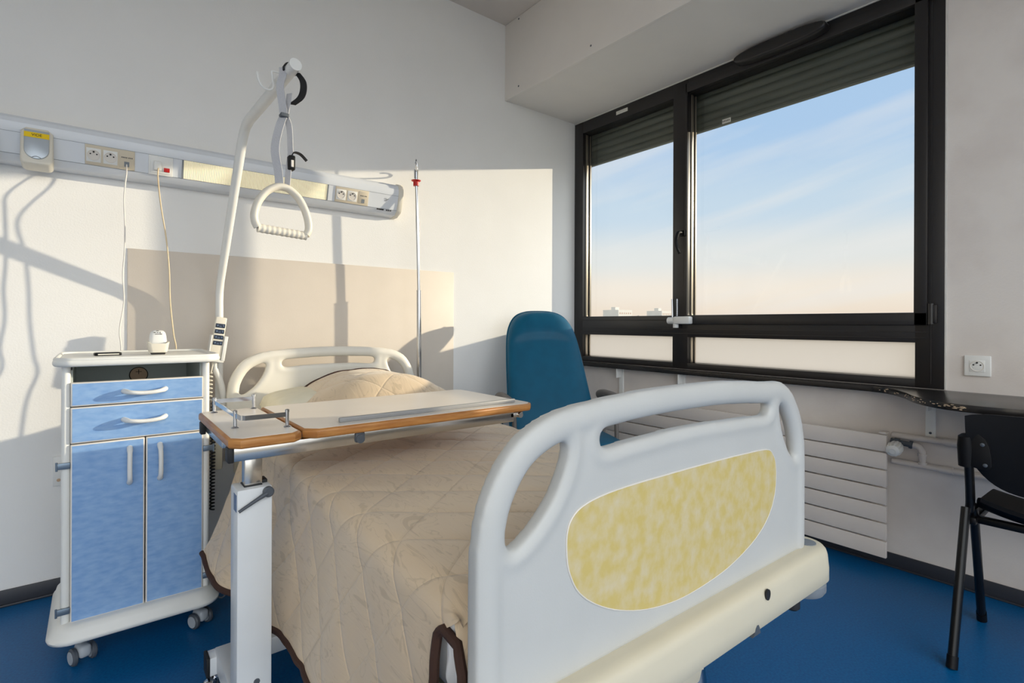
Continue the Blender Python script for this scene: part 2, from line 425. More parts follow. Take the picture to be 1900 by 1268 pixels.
# ------------------------------------------------------------------ black worktop running along the window wall
sb = thing('window_shelf', (XW,1.0,.785), 'long black lacquered shelf under the window with a chipped front edge', 'shelf')
edge = [(2.645, YW-.002), (2.645,.95), (2.64,.80), (2.60,.72), (2.50,.645), (2.38,.58), (2.30,.50), (2.27,.42), (2.272,.33), (2.29,.2), (2.30,-.3), (2.30,-.9)]
ep = [(p.x, p.y) for p in smooth_path([(x,y,0) for x, y in edge], 6)]
b = BM(); add_prism(b, ep+[(XW-.001,-.9), (XW-.001,YW-.002)], 'z', .760, .785, .008, 3); obj('board', b, 'board', sb)
random.seed(3)
b = BM()
for _ in range(48):
    i = random.choice(list(range(14, 44))+list(range(22, 40))); t = random.random()
    x = ep[i][0]*(1-t)+ep[i+1][0]*t; y = ep[i][1]*(1-t)+ep[i+1][1]*t
    w = random.uniform(.0015,.009)
    d = V((ep[i+1][0]-ep[i][0], ep[i+1][1]-ep[i][1], 0)).normalized()
    m = Matrix.Translation((x,y,random.uniform(.766,.781))) @ Matrix.Rotation(math.atan2(d.y,d.x),4,'Z')
    t_ = bmesh.new(); bmesh.ops.create_icosphere(t_, subdivisions=1, radius=1)
    for v in t_.verts: v.co = V((v.co.x*w, v.co.y*.0012, v.co.z*random.uniform(.0012,.0026)))
    merge(b, t_, m)
obj('paint_chips', b, 'brownmark', sb, kind='stuff', label='pale chips worn through the black edge')
for y, lo, lb in ((2.235,.52,'white flat wall bracket under the shelf, leftmost beside the blue armchair'), (1.775,.52,'white flat wall bracket under the shelf, above the bed footboard'), (.608,.585,'white flat shelf bracket with a screw above the heating valve')):
    t = thing('shelf_bracket', (XW,y,lo), lb, 'bracket', group='brackets under the window shelf')
    b = BM(); add_box(b, XW-.012, XW, y-.017, y+.017, lo, .760, .002); add_box(b, XW-.058, XW-.01, y-.003, y+.003, .70, .760, .001); obj('plate', b, 'white', t)
    b = BM(); add_lathe(b, [(.005,0), (.005,.002), (.002,.003)], 12, (XW-.012,y,lo+.02), 'x', Matrix.Translation((XW-.012,y,lo+.02)) @ Matrix.Rotation(PI,4,'Z') @ Matrix.Translation((-XW+.012,-y,-lo-.02)))
    obj('screw', b, 'dgrey', t)

# ------------------------------------------------------------------ radiator, valve, pipes
rd = thing('radiator', (2.64,1.5,.06), 'long pale flat-slat radiator low on the wall under the window', 'radiator')
b = BM()
for k in range(7): add_box(b, 2.615, 2.632, .738, 2.295, .061+k*.0754, .061+k*.0754+.0695, .0025)
obj('slat_panel', b, 'radiator', rd)
for y in (.775, 1.2, 1.85, 2.2):
    b = BM(); add_box(b, 2.632, 2.662, y-.02, y+.02, .09, .57); obj('collector', b, 'radiator', rd)
for y, z in ((.752,.596), (1.256,.60)):
    b = BM(); add_box(b, 2.612, 2.655, y-.013, y+.013, .588, z, .002); obj('top_clip', b, 'radiator', rd)
for y in (1.0, 2.0):
    b = BM(); add_box(b, 2.632, XW-.004, y-.012, y+.012, .30, .36); obj('wall_bracket', b, 'radiator', rd)
tv = thing('thermostatic_valve', (2.66,.70,.545), 'white ribbed thermostatic valve knob at the right end of the radiator', 'valve')
K = face_frame((2.645,.705,.535), (0,-1,0), (0,0,1))
b = BM(); t_ = bmesh.new()
pf = [(.012,-.045), (.020,-.04), (.027,-.028), (.031,-.01), (.030,.008), (.024,.02), (.012,.026), (.011,.028)]
n_ = 36; rings = []
for r, z in pf:
    rings.append([t_.verts.new(((r*(1-(.17 if (j % 3 == 0 and -.035 < z < .018) else 0)))*math.cos(2*PI*j/n_), (r*(1-(.17 if (j % 3 == 0 and -.035 < z < .018) else 0)))*math.sin(2*PI*j/n_), z)) for j in range(n_)])
for a, c in zip(rings, rings[1:]):
    for j in range(n_): t_.faces.new((a[j], a[(j+1) % n_], c[(j+1) % n_], c[j]))
t_.faces.new(rings[0][::-1]); t_.faces.new(rings[-1])
merge(b, t_, face_frame((2.62,.712,.53), (0,-.92,.1), (-.25,0,1)))
obj('knob', b, 'white', tv, angle=25)
b = BM(); add_cyl(b, (2.672,.738,.555), (2.672,.66,.548), .011); add_cyl(b, (2.672,.725,.5535), (2.672,.708,.552), .017, 6); add_cyl(b, (2.672,.672,.5495), (2.672,.662,.5485), .017, 6); add_cyl(b, (2.672,.705,.55), (2.63,.71,.535), .013)
obj('valve_body', b, 'dgrey', tv)
p1 = thing('heating_pipe', (2.68,.5,.565), 'upper white heating pipe running from the radiator behind the black chair', 'pipe', group='heating pipes')
b = BM(); add_tube(b, [(2.683,.735,.578), (2.683,-.8,.585)], .0125); obj('tube', b, 'pipe', p1)
b = BM(); add_cyl(b, (2.683,.50,.5795), (2.683,.56,.579), .0165); obj('coupling', b, 'pipe', p1)
p2 = thing('heating_pipe', (2.68,.5,.46), 'lower white heating pipe under the radiator valve', 'pipe', group='heating pipes')
b = BM(); add_tube(b, [(2.683,.735,.467), (2.683,-.8,.460)], .0125); obj('tube', b, 'pipe', p2)
b = BM(); add_cyl(b, (2.683,.53,.466), (2.683,.575,.466), .0155); obj('coupling', b, 'pipe', p2)
p3 = thing('heating_pipe', (2.68,.63,.50), 'short curved white pipe elbow joining the valve to the lower heating pipe', 'pipe', group='heating pipes')
b = BM(); add_tube(b, smooth_path([(2.675,.665,.548), (2.675,.648,.547), (2.675,.636,.540), (2.676,.630,.525), (2.68,.630,.50), (2.683,.630,.475)]), .0125)
obj('tube', b, 'pipe', p3)
b = BM(); add_cyl(b, (2.678,.630,.508), (2.6775,.630,.518), .016); obj('coupling', b, 'pipe', p3)
b = BM(); add_cyl(b, (2.683,.630,.472), (2.683,.630,.482), .016); obj('coupling', b, 'pipe', p3)
for p_, z in ((p1,.583), (p2,.462)):
    b = BM(); add_box(b, 2.66, XW, .24, .262, z-.016, z+.016, .004); obj('pipe_clip', b, 'pipe', p_)

# ------------------------------------------------------------------ sockets
def round_socket(bm_well, bm_pin, F, s):
    """well ring and pin holes on a face frame"""
    add_lathe(bm_well, [(.0185*s,-.0005), (.0195*s,.0012), (.0175*s,.0012), (.0165*s,-.0002), (.001,-.0002)], 28, (0,0,0), 'z', F)
    for dx in (-.0095, .0095): add_lathe(bm_pin, [(.0026*s,0), (.0026*s,.0008)], 10, (dx*s,.004*s,0), 'z', F)
    add_lathe(bm_pin, [(.0032*s,0), (.0026*s,.006)], 10, (0,.012*s,0), 'z', F)
ws = thing('wall_socket', (XW,.462,.89), 'white double-width power socket on the wall right of the window', 'socket')
F = face_frame((XW-.0105,.463,.891), (0,-1,0), (0,0,1))
b = BM(); add_box(b, XW-.010, XW, .422, .503, .851, .932, .004, 3); obj('plate', b, 'white', ws)
b = BM(); add_box(b, XW-.0115, XW-.009, .440, .486, .868, .914, .001); ins = obj('insert', b, 'white', ws)
b = BM(); c_ = BM(); round_socket(b, c_, F @ Matrix.Translation((0,0,.001)), 1.1); obj('well', b, 'edge', ins); obj('pin_holes', c_, 'ink', ins)
wp = thing('wall_plate', (-.12,YW,.47), 'white wall plate with a small brown hole, half hidden behind the blue cabinet', 'wall plate')
b = BM(); add_box(b, -.129, -.06, YW-.009, YW, .418, .531, .002); obj('plate', b, 'white', wp)
b = BM(); add_lathe(b, [(.006,0), (.006,.002)], 14, (-.112,YW-.009,.440), 'y', Matrix.Translation((0,2*(YW-.009),0)) @ Matrix.Scale(-1,4,(0,1,0))); obj('hole', b, 'hole', wp)

# ------------------------------------------------------------------ bed head service rail
rail = thing('bedhead_rail', (.2,YW,1.63), 'long white wall service rail with lamp and sockets above the bed', 'service rail')
prof = [(YW,1.630), (2.635,1.630), (2.612,1.634), (2.592,1.648), (2.585,1.657), (2.564,1.729), (2.560,1.742), (2.560,1.764), (2.566,1.780), (2.578,1.791), (2.598,1.797), (YW,1.797)]
RX1 = 1.262
b = BM(); add_prism(b, prof, 'x', X0+.3, RX1); obj('housing', b, 'railwhite', rail, angle=20)
cap = [(YW,1.626), (2.632,1.626), (2.588,1.645), (2.578,1.657), (2.556,1.738), (2.556,1.768), (2.570,1.794), (2.596,1.801), (YW,1.801)]
b = BM(); add_prism(b, cap, 'x', RX1, RX1+.028, .004, 2); obj('end_cap', b, 'offwhite', rail)
# slanted face frame
U = V((0,2.564-2.585,1.729-1.657)).normalized()
def RF(x, t, out=0.):
    p = V((x,2.585,1.657)).lerp(V((x,2.564,1.729)), t); m = face_frame(p, (1,0,0), U); return m @ Matrix.Translation((0,0,out))
def rail_box(bm, x0, x1, t0, t1, o0, o1, bev=.0):
    L = .075; m = RF(0,0); add_box(bm, x0, x1, t0*L, t1*L, o0, o1, bev, 2, m)
b = BM(); rail_box(b, X0+.3, RX1, -.02, .0, -.001, .0008); rail_box(b, X0+.3, RX1, 1.0, 1.015, -.001, .0008); obj('joint_lines', b, 'greyink' if False else 'grey', rail)
b = BM(); rail_box(b, .284, .884, .0, 1.0, -.004, .0012, 0)
lamp = obj('lamp_diffuser', b, 'lamp', rail, label='ribbed yellowish lamp cover')
for x in (.278, .884):
    b = BM(); rail_box(b, x, x+.006, 0, 1, 0, .004); obj('lamp_end', b, 'grey', lamp)
def outlet_block(x0, w, nm):
    b = BM(); rail_box(b, x0, x0+w, .0, 1.0, -.002, .004, .001); fr = obj('socket_frame', b, 'socket', rail, label='beige strip of sockets')
    s = w/3
    for k in range(2):
        cx = x0+s*(k+.5)
        b = BM(); rail_box(b, cx-s*.43, cx+s*.43, .16, .84, .003, .0052, .0008); sk = obj('outlet', b, 'white', fr)
        b = BM(); c_ = BM(); round_socket(b, c_, RF(cx,.5,.0055), min(1.05, s/.05)); obj('well', b, 'edge', sk); obj('pin_holes', c_, 'ink', sk)
    cx = x0+s*2.5
    b = BM(); rail_box(b, cx-s*.45, cx+s*.45, .1, .92, .003, .0048, .0008); dk = obj('data_outlet', b, 'socket', fr)
    b = BM(); rail_box(b, cx-.008, cx+.008, .16, .42, .0045, .006, 0); obj('jack', b, 'grey', dk)
    b = BM()
    for q in range(4): rail_box(b, cx-.017+q*.005, cx-.0135+q*.005, .60, .66, .0045, .0052)
    for q in range(3): rail_box(b, cx+.005+q*.005, cx+.0085+q*.005, .60, .66, .0045, .0052)
    obj('printed_marks', b, 'greyink', dk)
outlet_block(-.036, .154, 0); outlet_block(.925, .172, 1)
b = BM(); rail_box(b, .163, .246, -.02, 1.0, -.002, .006, .002); rail_box(b, .170, .239, .08, .9, .005, .008, .001)
cp = obj('call_plate', b, 'white', rail, label='white call point with a red button')
b = BM(); rail_box(b, .215, .235, .2, .42, .007, .0105, .001); obj('red_button', b, 'red', cp)
b = BM(); rail_box(b, .180, .206, .25, .72, .007, .022, .004); obj('plug', b, 'white', cp)
b = BM(); rail_box(b, 1.15, 1.20, -.28, -.2, -.001, .006) if False else None
K2 = face_frame((1.19,2.598,1.644), (1,0,0), (0,-.6,.8))
for q, (w, s) in enumerate(((.008,1), (.006,1), (.007,1), (.006,1), (.006,.6), (.005,.6))):
    pass
b.free(); b = BM()
for q in range(4): rail_box(b, 1.150+q*.010, 1.158+q*.010, -.12, -.04, -.004, .0012)
for q in range(3): rail_box(b, 1.202+q*.011, 1.209+q*.011, -.12, -.05, -.004, .0012)
obj('printed_marks', b, 'ink', rail)
b = BM(); add_tube(b, [RF(1.195,.62,.001) @ V(p) for p in ((-.012,.004,0), (-.004,.008,0), (.004,.004,0), (0,-.006,0), (-.008,-.006,0), (-.006,.0,0), (.006,.0,0), (.014,.008,0))], .0008, 6); obj('etched_mark', b, 'greyink', rail)
# medical gas outlet boxes
def gas_box(x, lab):
    t = thing('gas_outlet', (x,2.56,1.61), lab, 'gas outlet', group='gas outlets on the service rail')
    w = .088
    def outline(w, z0, z1, c, r):
        o = [(x-w/2, z0+r), (x-w/2, z1-c), (x-w/2+c, z1), (x+w/2-c, z1), (x+w/2, z1-c), (x+w/2, z0+r)]
        for i in range(1, 6):
            a = math.radians(90*i/6); o.append((x+w/2-r+r*math.cos(a), z0+r-r*math.sin(a)))
        o += [(x+w/2-r, z0), (x-w/2+r, z0)]
        for i in range(1, 6):
            a = math.radians(90*i/6); o.append((x-w/2+r-r*math.sin(a), z0+r-r*math.cos(a)))
        return o
    Rx = Matrix.Translation((0,2.555,1.675)) @ Matrix.Rotation(-.17,4,'X') @ Matrix.Translation((0,-2.555,-1.675))
    b = BM(); add_prism(b, outline(w,1.612,1.748,.014,.016), 'y', 2.535, 2.61, .006, 3, Rx); obj('casing', b, 'offwhite', t)
    o2 = [(x-.034,1.738), (x+.034,1.738), (x+.034,1.665)]
    for i in range(1, 13):
        a = math.radians(180*i/13); o2.append((x+.034*math.cos(a), 1.665-.036*math.sin(a)))
    o2.append((x-.034,1.665))
    b = BM(); add_prism(b, o2, 'y', 2.529, 2.54, .003, 2, Rx); fl = obj('flap', b, 'gasgrey', t)
    b = BM(); add_box(b, x-.034, x+.034, 2.5275, 2.5295, 1.708, 1.727, 0, 2, Rx); lb = obj('yellow_label', b, 'label', fl)
    b = BM(); text_mesh(b, 'VIDE', .0135, Rx @ face_frame((x,2.5272,1.7175), (1,0,0), (0,0,1))); obj('lettering', b, 'ink', lb)
    b = BM(); add_tube(b, [Rx @ V((x+dx,2.5285,1.634+.004*math.cos(dx*160))) for dx in (-.012,-.006,0,.006,.012)], .0009, 6); obj('thumb_notch', b, 'ink', fl)
gas_box(-.170, 'silver grey gas outlet with a yellow label reading VIDE on the wall rail')
gas_box(-.325, 'gas outlet cut off by the left edge of the picture, on the wall rail')

# cables
def cable(name, pts, r, m, label, k=6):
    b = BM(); add_tube(b, smooth_path(pts, k), r, 8); return tag(obj(name, b, m), label, 'cable')
cable('data_cable', [(0.092, 2.575, 1.676), (0.091, 2.555, 1.636), (0.086, 2.54, 1.584), (0.083, 2.54, 1.526), (0.086, 2.54, 1.425), (0.085, 2.54, 1.32), (0.08, 2.54, 1.235), (0.084, 2.54, 1.13), (0.071, 2.54, 1.021), (0.076, 2.54, 0.941), (0.07, 2.52, 0.8), (0.07, 2.5, 0.4), (0.07, 2.5, 0.003)], .0024, 'cable', 'thin white cable hanging from the data socket down behind the blue cabinet')
cable('call_cable', [(0.195, 2.55, 1.676), (0.193, 2.545, 1.635), (0.2, 2.51, 1.521), (0.218, 2.51, 1.394), (0.229, 2.51, 1.264), (0.233, 2.51, 1.134), (0.245, 2.51, 1.003), (0.254, 2.51, 0.937), (0.245, 2.5, 0.8), (0.245, 2.49, 0.4), (0.245, 2.49, 0.003)], .0026, 'creamcable', 'cream call cable hanging from the red button point behind the handset')
cable('floor_cable', [(.36,2.45,.30), (.335,2.38,.16), (.34,2.30,.06), (.37,2.2,.02), (.41,2.15,.12), (.45,2.05,.20), (.48,2.0,.17), (.6,1.95,.10)], .003, 'grey', 'thin grey cable looping under the bed beside the blue cabinet')

# ------------------------------------------------------------------ bedside cabinet
cab = thing('bedside_cabinet', (.11,2.24,0), 'blue and white bedside cabinet on castors, standing left of the bed', 'cabinet')
CF, CB_ = 2.04, 2.43
xl, xr = -.0815, .3045
b = BM()
add_tube(b, [(xl+.011,CF+.011,.12), (xl+.011,CF+.011,.925)], .011, 16); add_tube(b, [(xr-.011,CF+.011,.12), (xr-.011,CF+.011,.925)], .011, 16)
add_box(b, xl, xl+.022, CF+.008, CB_, .12, .925, .004); add_box(b, xr-.022, xr, CF+.008, CB_, .12, .925, .004)
add_box(b, xl, xr, CB_-.015, CB_, .12, .925, .002); add_box(b, xl, xr, CF+.03, CB_, .12, .15, .002)
obj('carcass', b, 'cabwhite', cab)
b = BM(); add_box(b, xl+.022, xr-.022, CF+.03, CB_-.015, .818, .826); add_box(b, xl+.0225, xl+.026, CF+.03, CB_-.015, .826, .918); add_box(b, xr-.026, xr-.0225, CF+.03, CB_-.015, .826, .918); add_box(b, xl+.022, xr-.022, CB_-.02, CB_-.015, .826, .918)
nk = obj('open_compartment', b, 'cabdark', cab)
b = BM(); add_lathe(b, [(.028,0), (.028,.002)], 28, (.125,CB_-.0225,.853), 'y'); dsc = obj('round_disc', b, 'hole', nk, label='round brown disc with a dark rim')
b = BM(); add_tube(b, [(.125+.028*math.cos(2*PI*i/28),CB_-.023,.853+.028*math.sin(2*PI*i/28)) for i in range(28)], .0016, 6, closed=True); add_box(b, .124, .126, CB_-.024, CB_-.022, .855, .873); add_box(b, .116, .134, CB_-.024, CB_-.022, .863, .865); obj('disc_rim', b, 'ink', dsc)
# top tray
o = []
tx0, tx1, ty0, ty1, tr = -.102, .335, 2.005, 2.435, .045
for px, py in round_rect(tx1-tx0, ty1-ty0, tr, 8, (tx0+tx1)/2, (ty0+ty1)/2):
    bow = .018*(1-((px-(tx0+tx1)/2)/((tx1-tx0)/2))**2) if py < 2.2 else 0
    o.append((px, py-bow))
b = BM(); add_prism(b, o, 'z', .917, .939, .009, 4); obj('top', b, 'cabwhite', cab)
cx_, cy_ = (tx0+tx1)/2, (ty0+ty1)/2
b = BM(); add_tube(b, [(cx_+(x-cx_)*.965, cy_+(y-cy_)*.965, .938) for x, y in o], .0065, 10, closed=True)
obj('raised_rim', b, 'cabwhite', cab)
# base skirt (moulded, flaring out)
b = BM(); t_ = bmesh.new(); levels = [(.100,.020,.012), (.103,.030,.02), (.112,.033,.024), (.118,.030,.022), (.122,.026,.018), (.136,.022,.014), (.148,.008,.003), (.152,-.004,-.004)]
prev = None
for z, e, e2 in levels:
    w = (xr-xl)+2*e; y0 = CF-.022-e2*.9; d = (CB_+e*.3)-y0
    pts = round_rect(w, d, .045+e*.4, 8, (xl+xr)/2, y0+d/2)
    ring = []
    for px, py in pts:
        bow = .012*(1-((px-(xl+xr)/2)/(w/2))**2) if py < 2.2 else 0
        ring.append(t_.verts.new((px, py-bow, z)))
    if prev:
        for j in range(len(ring)): t_.faces.new((prev[j], prev[(j+1) % len(ring)], ring[(j+1) % len(ring)], ring[j]))
    else: t_.faces.new(ring[::-1])
    prev = ring
t_.faces.new(prev); merge(b, t_)
obj('base', b, 'cabwhite', cab, angle=50)
# fronts
fl, fr_ = -.0595, .2845
def front(name, x0, x1, z0, z1):
    b = BM(); add_box(b, x0, x1, CF-.004, CF+.016, z0, z1, .0025); f = obj(name, b, 'edge', cab)
    b = BM(); add_box(b, x0+.004, x1-.004, CF-.0052, CF-.003, z0+.004, z1-.004, 0); obj('facing', b, 'blue', f, label='blue marbled facing'); return f
def bow_handle(f, p0, p1, up):
    p0 = V(p0); p1 = V(p1); b = BM(); q = []; r = []
    for i in range(17):
        t = i/16; o_ = .032*(1-abs(2*t-1)**6)
        q.append(p0.lerp(p1, t)+V((0,-o_,0))-V(up)*(.006 if up[2] else .001)*math.sin(PI*t)); r.append(.0065 if .08 < t < .92 else .008)
    add_tube(b, q, r, 12); obj('handle', b, 'white', f)
d1 = front('drawer', fl, fr_, .796, .868); bow_handle(d1, (.068,CF-.004,.834), (.177,CF-.004,.834), (0,0,1))
d2 = front('drawer', fl, fr_, .685, .793); bow_handle(d2, (.068,CF-.004,.745), (.177,CF-.004,.745), (0,0,1))
dl = front('door', fl, .1225, .150, .682); bow_handle(dl, (.0835,CF-.004,.655), (.0835,CF-.004,.545), (1,0,0))
dr_ = front('door', .1255, fr_, .150, .682); bow_handle(dr_, (.1625,CF-.004,.655), (.1625,CF-.004,.545), (-1,0,0))
for x, z, s in ((fl,.622,-1), (fl,.19,-1), (fr_,.622,1), (fr_,.19,1)):
    b = BM(); xa, xb = sorted((x, x+s*.030)); add_box(b, xa, xb, CF-.008, CF+.002, z-.009, z+.009, .001); add_cyl(b, (x+s*.031,CF-.006,z-.013), (x+s*.031,CF-.006,z+.013), .003, 10)
    obj('hinge', b, 'steel', cab)
b = BM(); add_box(b, xl+.02, xl+.026, CF+.01, CF+.014, .905, .914); obj('catch', b, 'ink', cab)
def twin_castor(par, x, y, ang, mbody, R=.026, h=.1):
    A = Matrix.Translation((x,y,0)) @ Matrix.Rotation(ang,4,'Z')
    b = BM(); add_box(b, -.0165, .0165, -.026, .024, .020, .058, .011, 3, A); add_cyl(b, A @ V((0,.012,.045)), A @ V((0,.012,h)), .009); 
    c0 = obj('castor', b, 'castorgrey', par)
    for s in (-1, 1):
        b = BM(); add_lathe(b, [(R-.004,-.007), (R,-.003), (R,.004), (R-.004,.007)], 24, (s*.024,0,R), 'x', A); w = obj('wheel', b, 'dgrey', c0)
        b = BM(); add_lathe(b, [(R*.72,-.008), (R*.72,.008)], 24, (s*.0245,0,R), 'x', A); obj('hub_cap', b, 'castorgrey', w)
twin_castor(cab, -.030, 2.085, .35, 0); twin_castor(cab, .285, 2.085, .5, 0); twin_castor(cab, -.03, 2.38, -.5, 0); twin_castor(cab, .27, 2.38, .8, 0)

# things on the cabinet
ph = thing('phone', (.03,2.20,.939), 'small flat black phone with a pale edge lying on the cabinet top', 'phone', rot=.12)
b = BM(); A = Matrix.Translation((.03,2.20,.939)) @ Matrix.Rotation(.12,4,'Z'); add_prism(b, round_rect(.072,.038,.006,4), 'z', .0, .010, .003, 3, A); obj('case', b, 'black', ph)
b = BM(); add_prism(b, round_rect(.060,.028,.004,4), 'z', .0095, .0105, 0, 2, A); obj('screen', b, 'dgrey', ph)
b = BM(); add_box(b, -.028, .028, -.0196, -.0185, .003, .0065, 0, 2, A); obj('pale_edge', b, 'paper', ph)
cr_ = thing('handset_cradle', (.168,2.19,.939), 'cream plastic cradle with a black foot on the cabinet top', 'cradle')
b = BM()
t_ = bmesh.new(); prev = None
for z, w, d in ((.006,.046,.05), (.008,.052,.056), (.022,.059,.060), (.034,.064,.062)):
    ring = [t_.verts.new((.168+px, 2.19+py, .939+z+(0 if z < .02 else .010*(abs(px)/(w/2))**2*(1 if z > .03 else .4)))) for px, py in round_rect(w, d, .012, 5)]
    if prev:
        for j in range(len(ring)): t_.faces.new((prev[j], prev[(j+1) % len(ring)], ring[(j+1) % len(ring)], ring[j]))
    else: t_.faces.new(ring[::-1])
    prev = ring
inner = [t_.verts.new((.168+(v.co.x-.168)*.9, 2.19+(v.co.y-2.19)*.9, v.co.z)) for v in prev]
low = [t_.verts.new((v.co.x, v.co.y, .939+.018)) for v in inner]
for A_, B2 in ((prev, inner), (inner, low)):
    for j in range(len(A_)): t_.faces.new((A_[j], A_[(j+1) % len(A_)], B2[(j+1) % len(A_)], B2[j]))
t_.faces.new(low); merge(b, t_); obj('shell', b, 'offwhite', cr_)
b = BM(); add_box(b, .148, .188, 2.168, 2.212, .939, .947, .002); obj('foot', b, 'ink', cr_)
hs = thing('nurse_call_handset', (.168,2.19,.963), 'rounded white nurse call handset sitting in its cream cradle', 'handset')
b = BM(); A = Matrix.Translation((.168,2.192,.967)) @ Matrix.Rotation(-.25,4,'X')
t_ = bmesh.new(); bmesh.ops.create_uvsphere(t_, u_segments=28, v_segments=18, radius=1)
for v in t_.verts:
    q = V([abs(c)**.55*(1 if c >= 0 else -1) for c in v.co]); v.co = V((q.x*.0255*(1-.10*q.z), q.y*.019, .026+q.z*.0295))
merge(b, t_, A); obj('body', b, 'white', hs, angle=80)
b = BM()
for dx, dz, w, hh in ((-.002,.050,.007,.0016), (-.010,.044,.006,.0016), (-.002,.044,.0025,.002), (.006,.044,.0016,.004), (-.006,.038,.006,.0012), (.001,.038,.008,.0012), (.008,.0385,.006,.0022)):
    add_box(b, dx-w/2, dx+w/2, -.0205, -.0185, dz-hh/2, dz+hh/2, 0, 2, A)
obj('printed_marks', b, 'ink', hs)

# ------------------------------------------------------------------ bed
ROT = math.radians(-1.3)
bed = thing('hospital_bed', (.86,.549,0), 'white hospital bed with moulded end boards and a cream bumper', 'bed', rot=ROT)
BW = Matrix.Translation((.86,.549,0)) @ Matrix.Rotation(ROT,4,'Z')
def board(name, Mx, hw, dz, mt, voxel=.0055, skew=False):
    s = hw/.469
    side = [(.469,.516), (.469,.60), (.469,.70), (.466,.765), (.452,.815), (.424,.861), (.388,.893), (.33,.917), (.25,.928), (.12,.9365), (0,.9385)]
    side = [(u*s, z+dz) for u, z in side]
    half = [(p.x, p.y) for p in smooth_path([(u, z, 0) for u, z in side], 5)]
    outer = half+[(-u, z) for u, z in half[::-1][1:]]
    hh = [(-.418,.742), (-.4195,.79), (-.408,.820), (-.385,.846), (-.35,.868), (-.315,.876), (-.303,.868), (-.307,.842), (-.324,.806), (-.352,.771), (-.385,.745), (-.405,.736)]
    hl = [(p.x, p.y) for p in smooth_path([(u*s, z+dz, 0) for u, z in hh], 4, True)]
    def sk(u):
        if u <= 0 or not skew: return u
        ks = [(0,0), (.235,.308), (.303,.350), (.4195,.433), (.469,.478)]
        for (a, a2), (c, c2) in zip(ks, ks[1:]):
            if u <= c: return a2+(c2-a2)*(u-a)/(c-a)
        return u+.009
    hr = [(sk(-u), z) for u, z in hl]
    outer = [(sk(u) if u > .3 else u, z) for u, z in outer]
    sl = [(-.235,.866), (-.228,.880), (-.20,.888), (-.1,.8935), (0,.8955), (.1,.8935), (.20,.888), (.228,.880), (.235,.866), (.225,.852), (.19,.852), (.1,.857), (0,.859), (-.1,.857), (-.19,.852), (-.225,.852)]
    ms = [(p.x, p.y) for p in smooth_path([(u*s, z+dz, 0) for u, z in sl], 4, True)]
    ms = [(sk(u), z) for u, z in ms]
    b = plate_from_outline(outer, [hl, hr, ms], .0135)
    def inset(pl, d):   # move a path by d along its left normal
        q = []
        for i, p in enumerate(pl):
            a = V(pl[max(0,i-1)]); c = V(pl[min(len(pl)-1,i+1)]); t = (c-a).normalized(); q.append((p[0]-t.y*d, p[1]+t.x*d))
        return q
    def rim(pl, ra, rb, closed=False):
        t = bmesh.new(); add_tube(t, [(u, 0, z) for u, z in pl], ra, 16, True, closed)
        for v in t.verts: v.co.y *= rb/ra
        merge(b, t)
    rim(inset(outer, .0245), .0245, .0185)
    def grow(pl, d):
        cx = sum(p[0] for p in pl)/len(pl); k = len(pl); q = []
        area = sum(pl[i][0]*pl[(i+1) % k][1]-pl[(i+1) % k][0]*pl[i][1] for i in range(k)); sg = 1 if area > 0 else -1
        for i in range(k):
            t = (V(pl[(i+1) % k])-V(pl[i-1])).normalized(); q.append((pl[i][0]+t.y*d*sg, pl[i][1]-t.x*d*sg))
        return q
    rim(grow(hl, .018), .018, .0165, True); rim(grow(hr, .018), .018, .0165, True); rim(grow(ms, .019), .019, .0165, True)
    bmesh.ops.transform(b, matrix=Mx, verts=b.verts[:])
    return remeshed(name, b, mt, bed, voxel, 7)
FM = BW @ Matrix.Translation((0,.016,0))
fb = board('footboard', FM, .469, 0, 'bedplastic', skew=True)
HM = Matrix.Translation((.876,2.492,0)) @ Matrix.Rotation(ROT,4,'Z')
hb = board('headboard', HM, .442, .0, 'headplastic', .007)
pn = [(-.309,.70), (-.309,.735), (-.298,.758), (-.268,.773), (-.20,.781), (-.08,.783), (.08,.783), (.20,.781), (.285,.777), (.312,.764), (.326,.738), (.327,.70), (.318,.664), (.297,.633), (.262,.606), (.21,.583), (.13,.562), (.04,.552), (-.04,.551), (-.12,.562), (-.19,.583), (-.245,.610), (-.283,.640), (-.302,.672)]
pp = [(p.x, p.y) for p in smooth_path([(u, z, 0) for u, z in pn], 4, True)]
b = BM(); add_prism(b, pp, 'y', -.0152, -.008, .0008, 1, FM); dp = obj('decor_panel', b, 'yellow', fb, label='mottled yellow oval inlay')
b = BM(); add_tube(b, [FM @ V((u,-.0142,z)) for u, z in pp], .0014, 6, closed=True); obj('inlay_border', b, 'edge', dp)
# bumper
b = BM()
t_ = bmesh.new(); prev = None
for z, e in ((.434,-.012), (.436,-.005), (.442,0), (.470,0), (.500,-.003), (.510,-.006), (.516,-.011), (.5195,-.020), (.520,-.028)):
    ring = [t_.verts.new(BW @ V((u, y, z))) for u, y in round_rect(1.102+2*e, .122+2*e, .060+e, 12, 0, .021)]
    if prev:
        for j in range(len(ring)): t_.faces.new((prev[j], prev[(j+1) % len(ring)], ring[(j+1) % len(ring)], ring[j]))
    else: t_.faces.new(ring[::-1])
    prev = ring
t_.faces.new(prev); merge(b, t_)
bp_ = obj('bumper', b, 'cream', bed, angle=60)
for s in (-1, 1):
    b = BM(); add_lathe(b, [(.021,.519), (.021,.5215), (.014,.5218)], 28, (s*.494,.008,0), 'z', BW); obj('cap_disc', b, 'grey', bp_)
    b = BM(); add_lathe(b, [(.030,.400), (.052,.404), (.057,.412), (.057,.428), (.05,.436)], 32, (s*.490,.022,0), 'z', BW); obj('corner_roller', b, 'grey', bp_)
b = BM(); t_ = bmesh.new(); add_lathe(t_, [(.0085,0), (.0085,.004)], 20, (0,0,0), 'y')
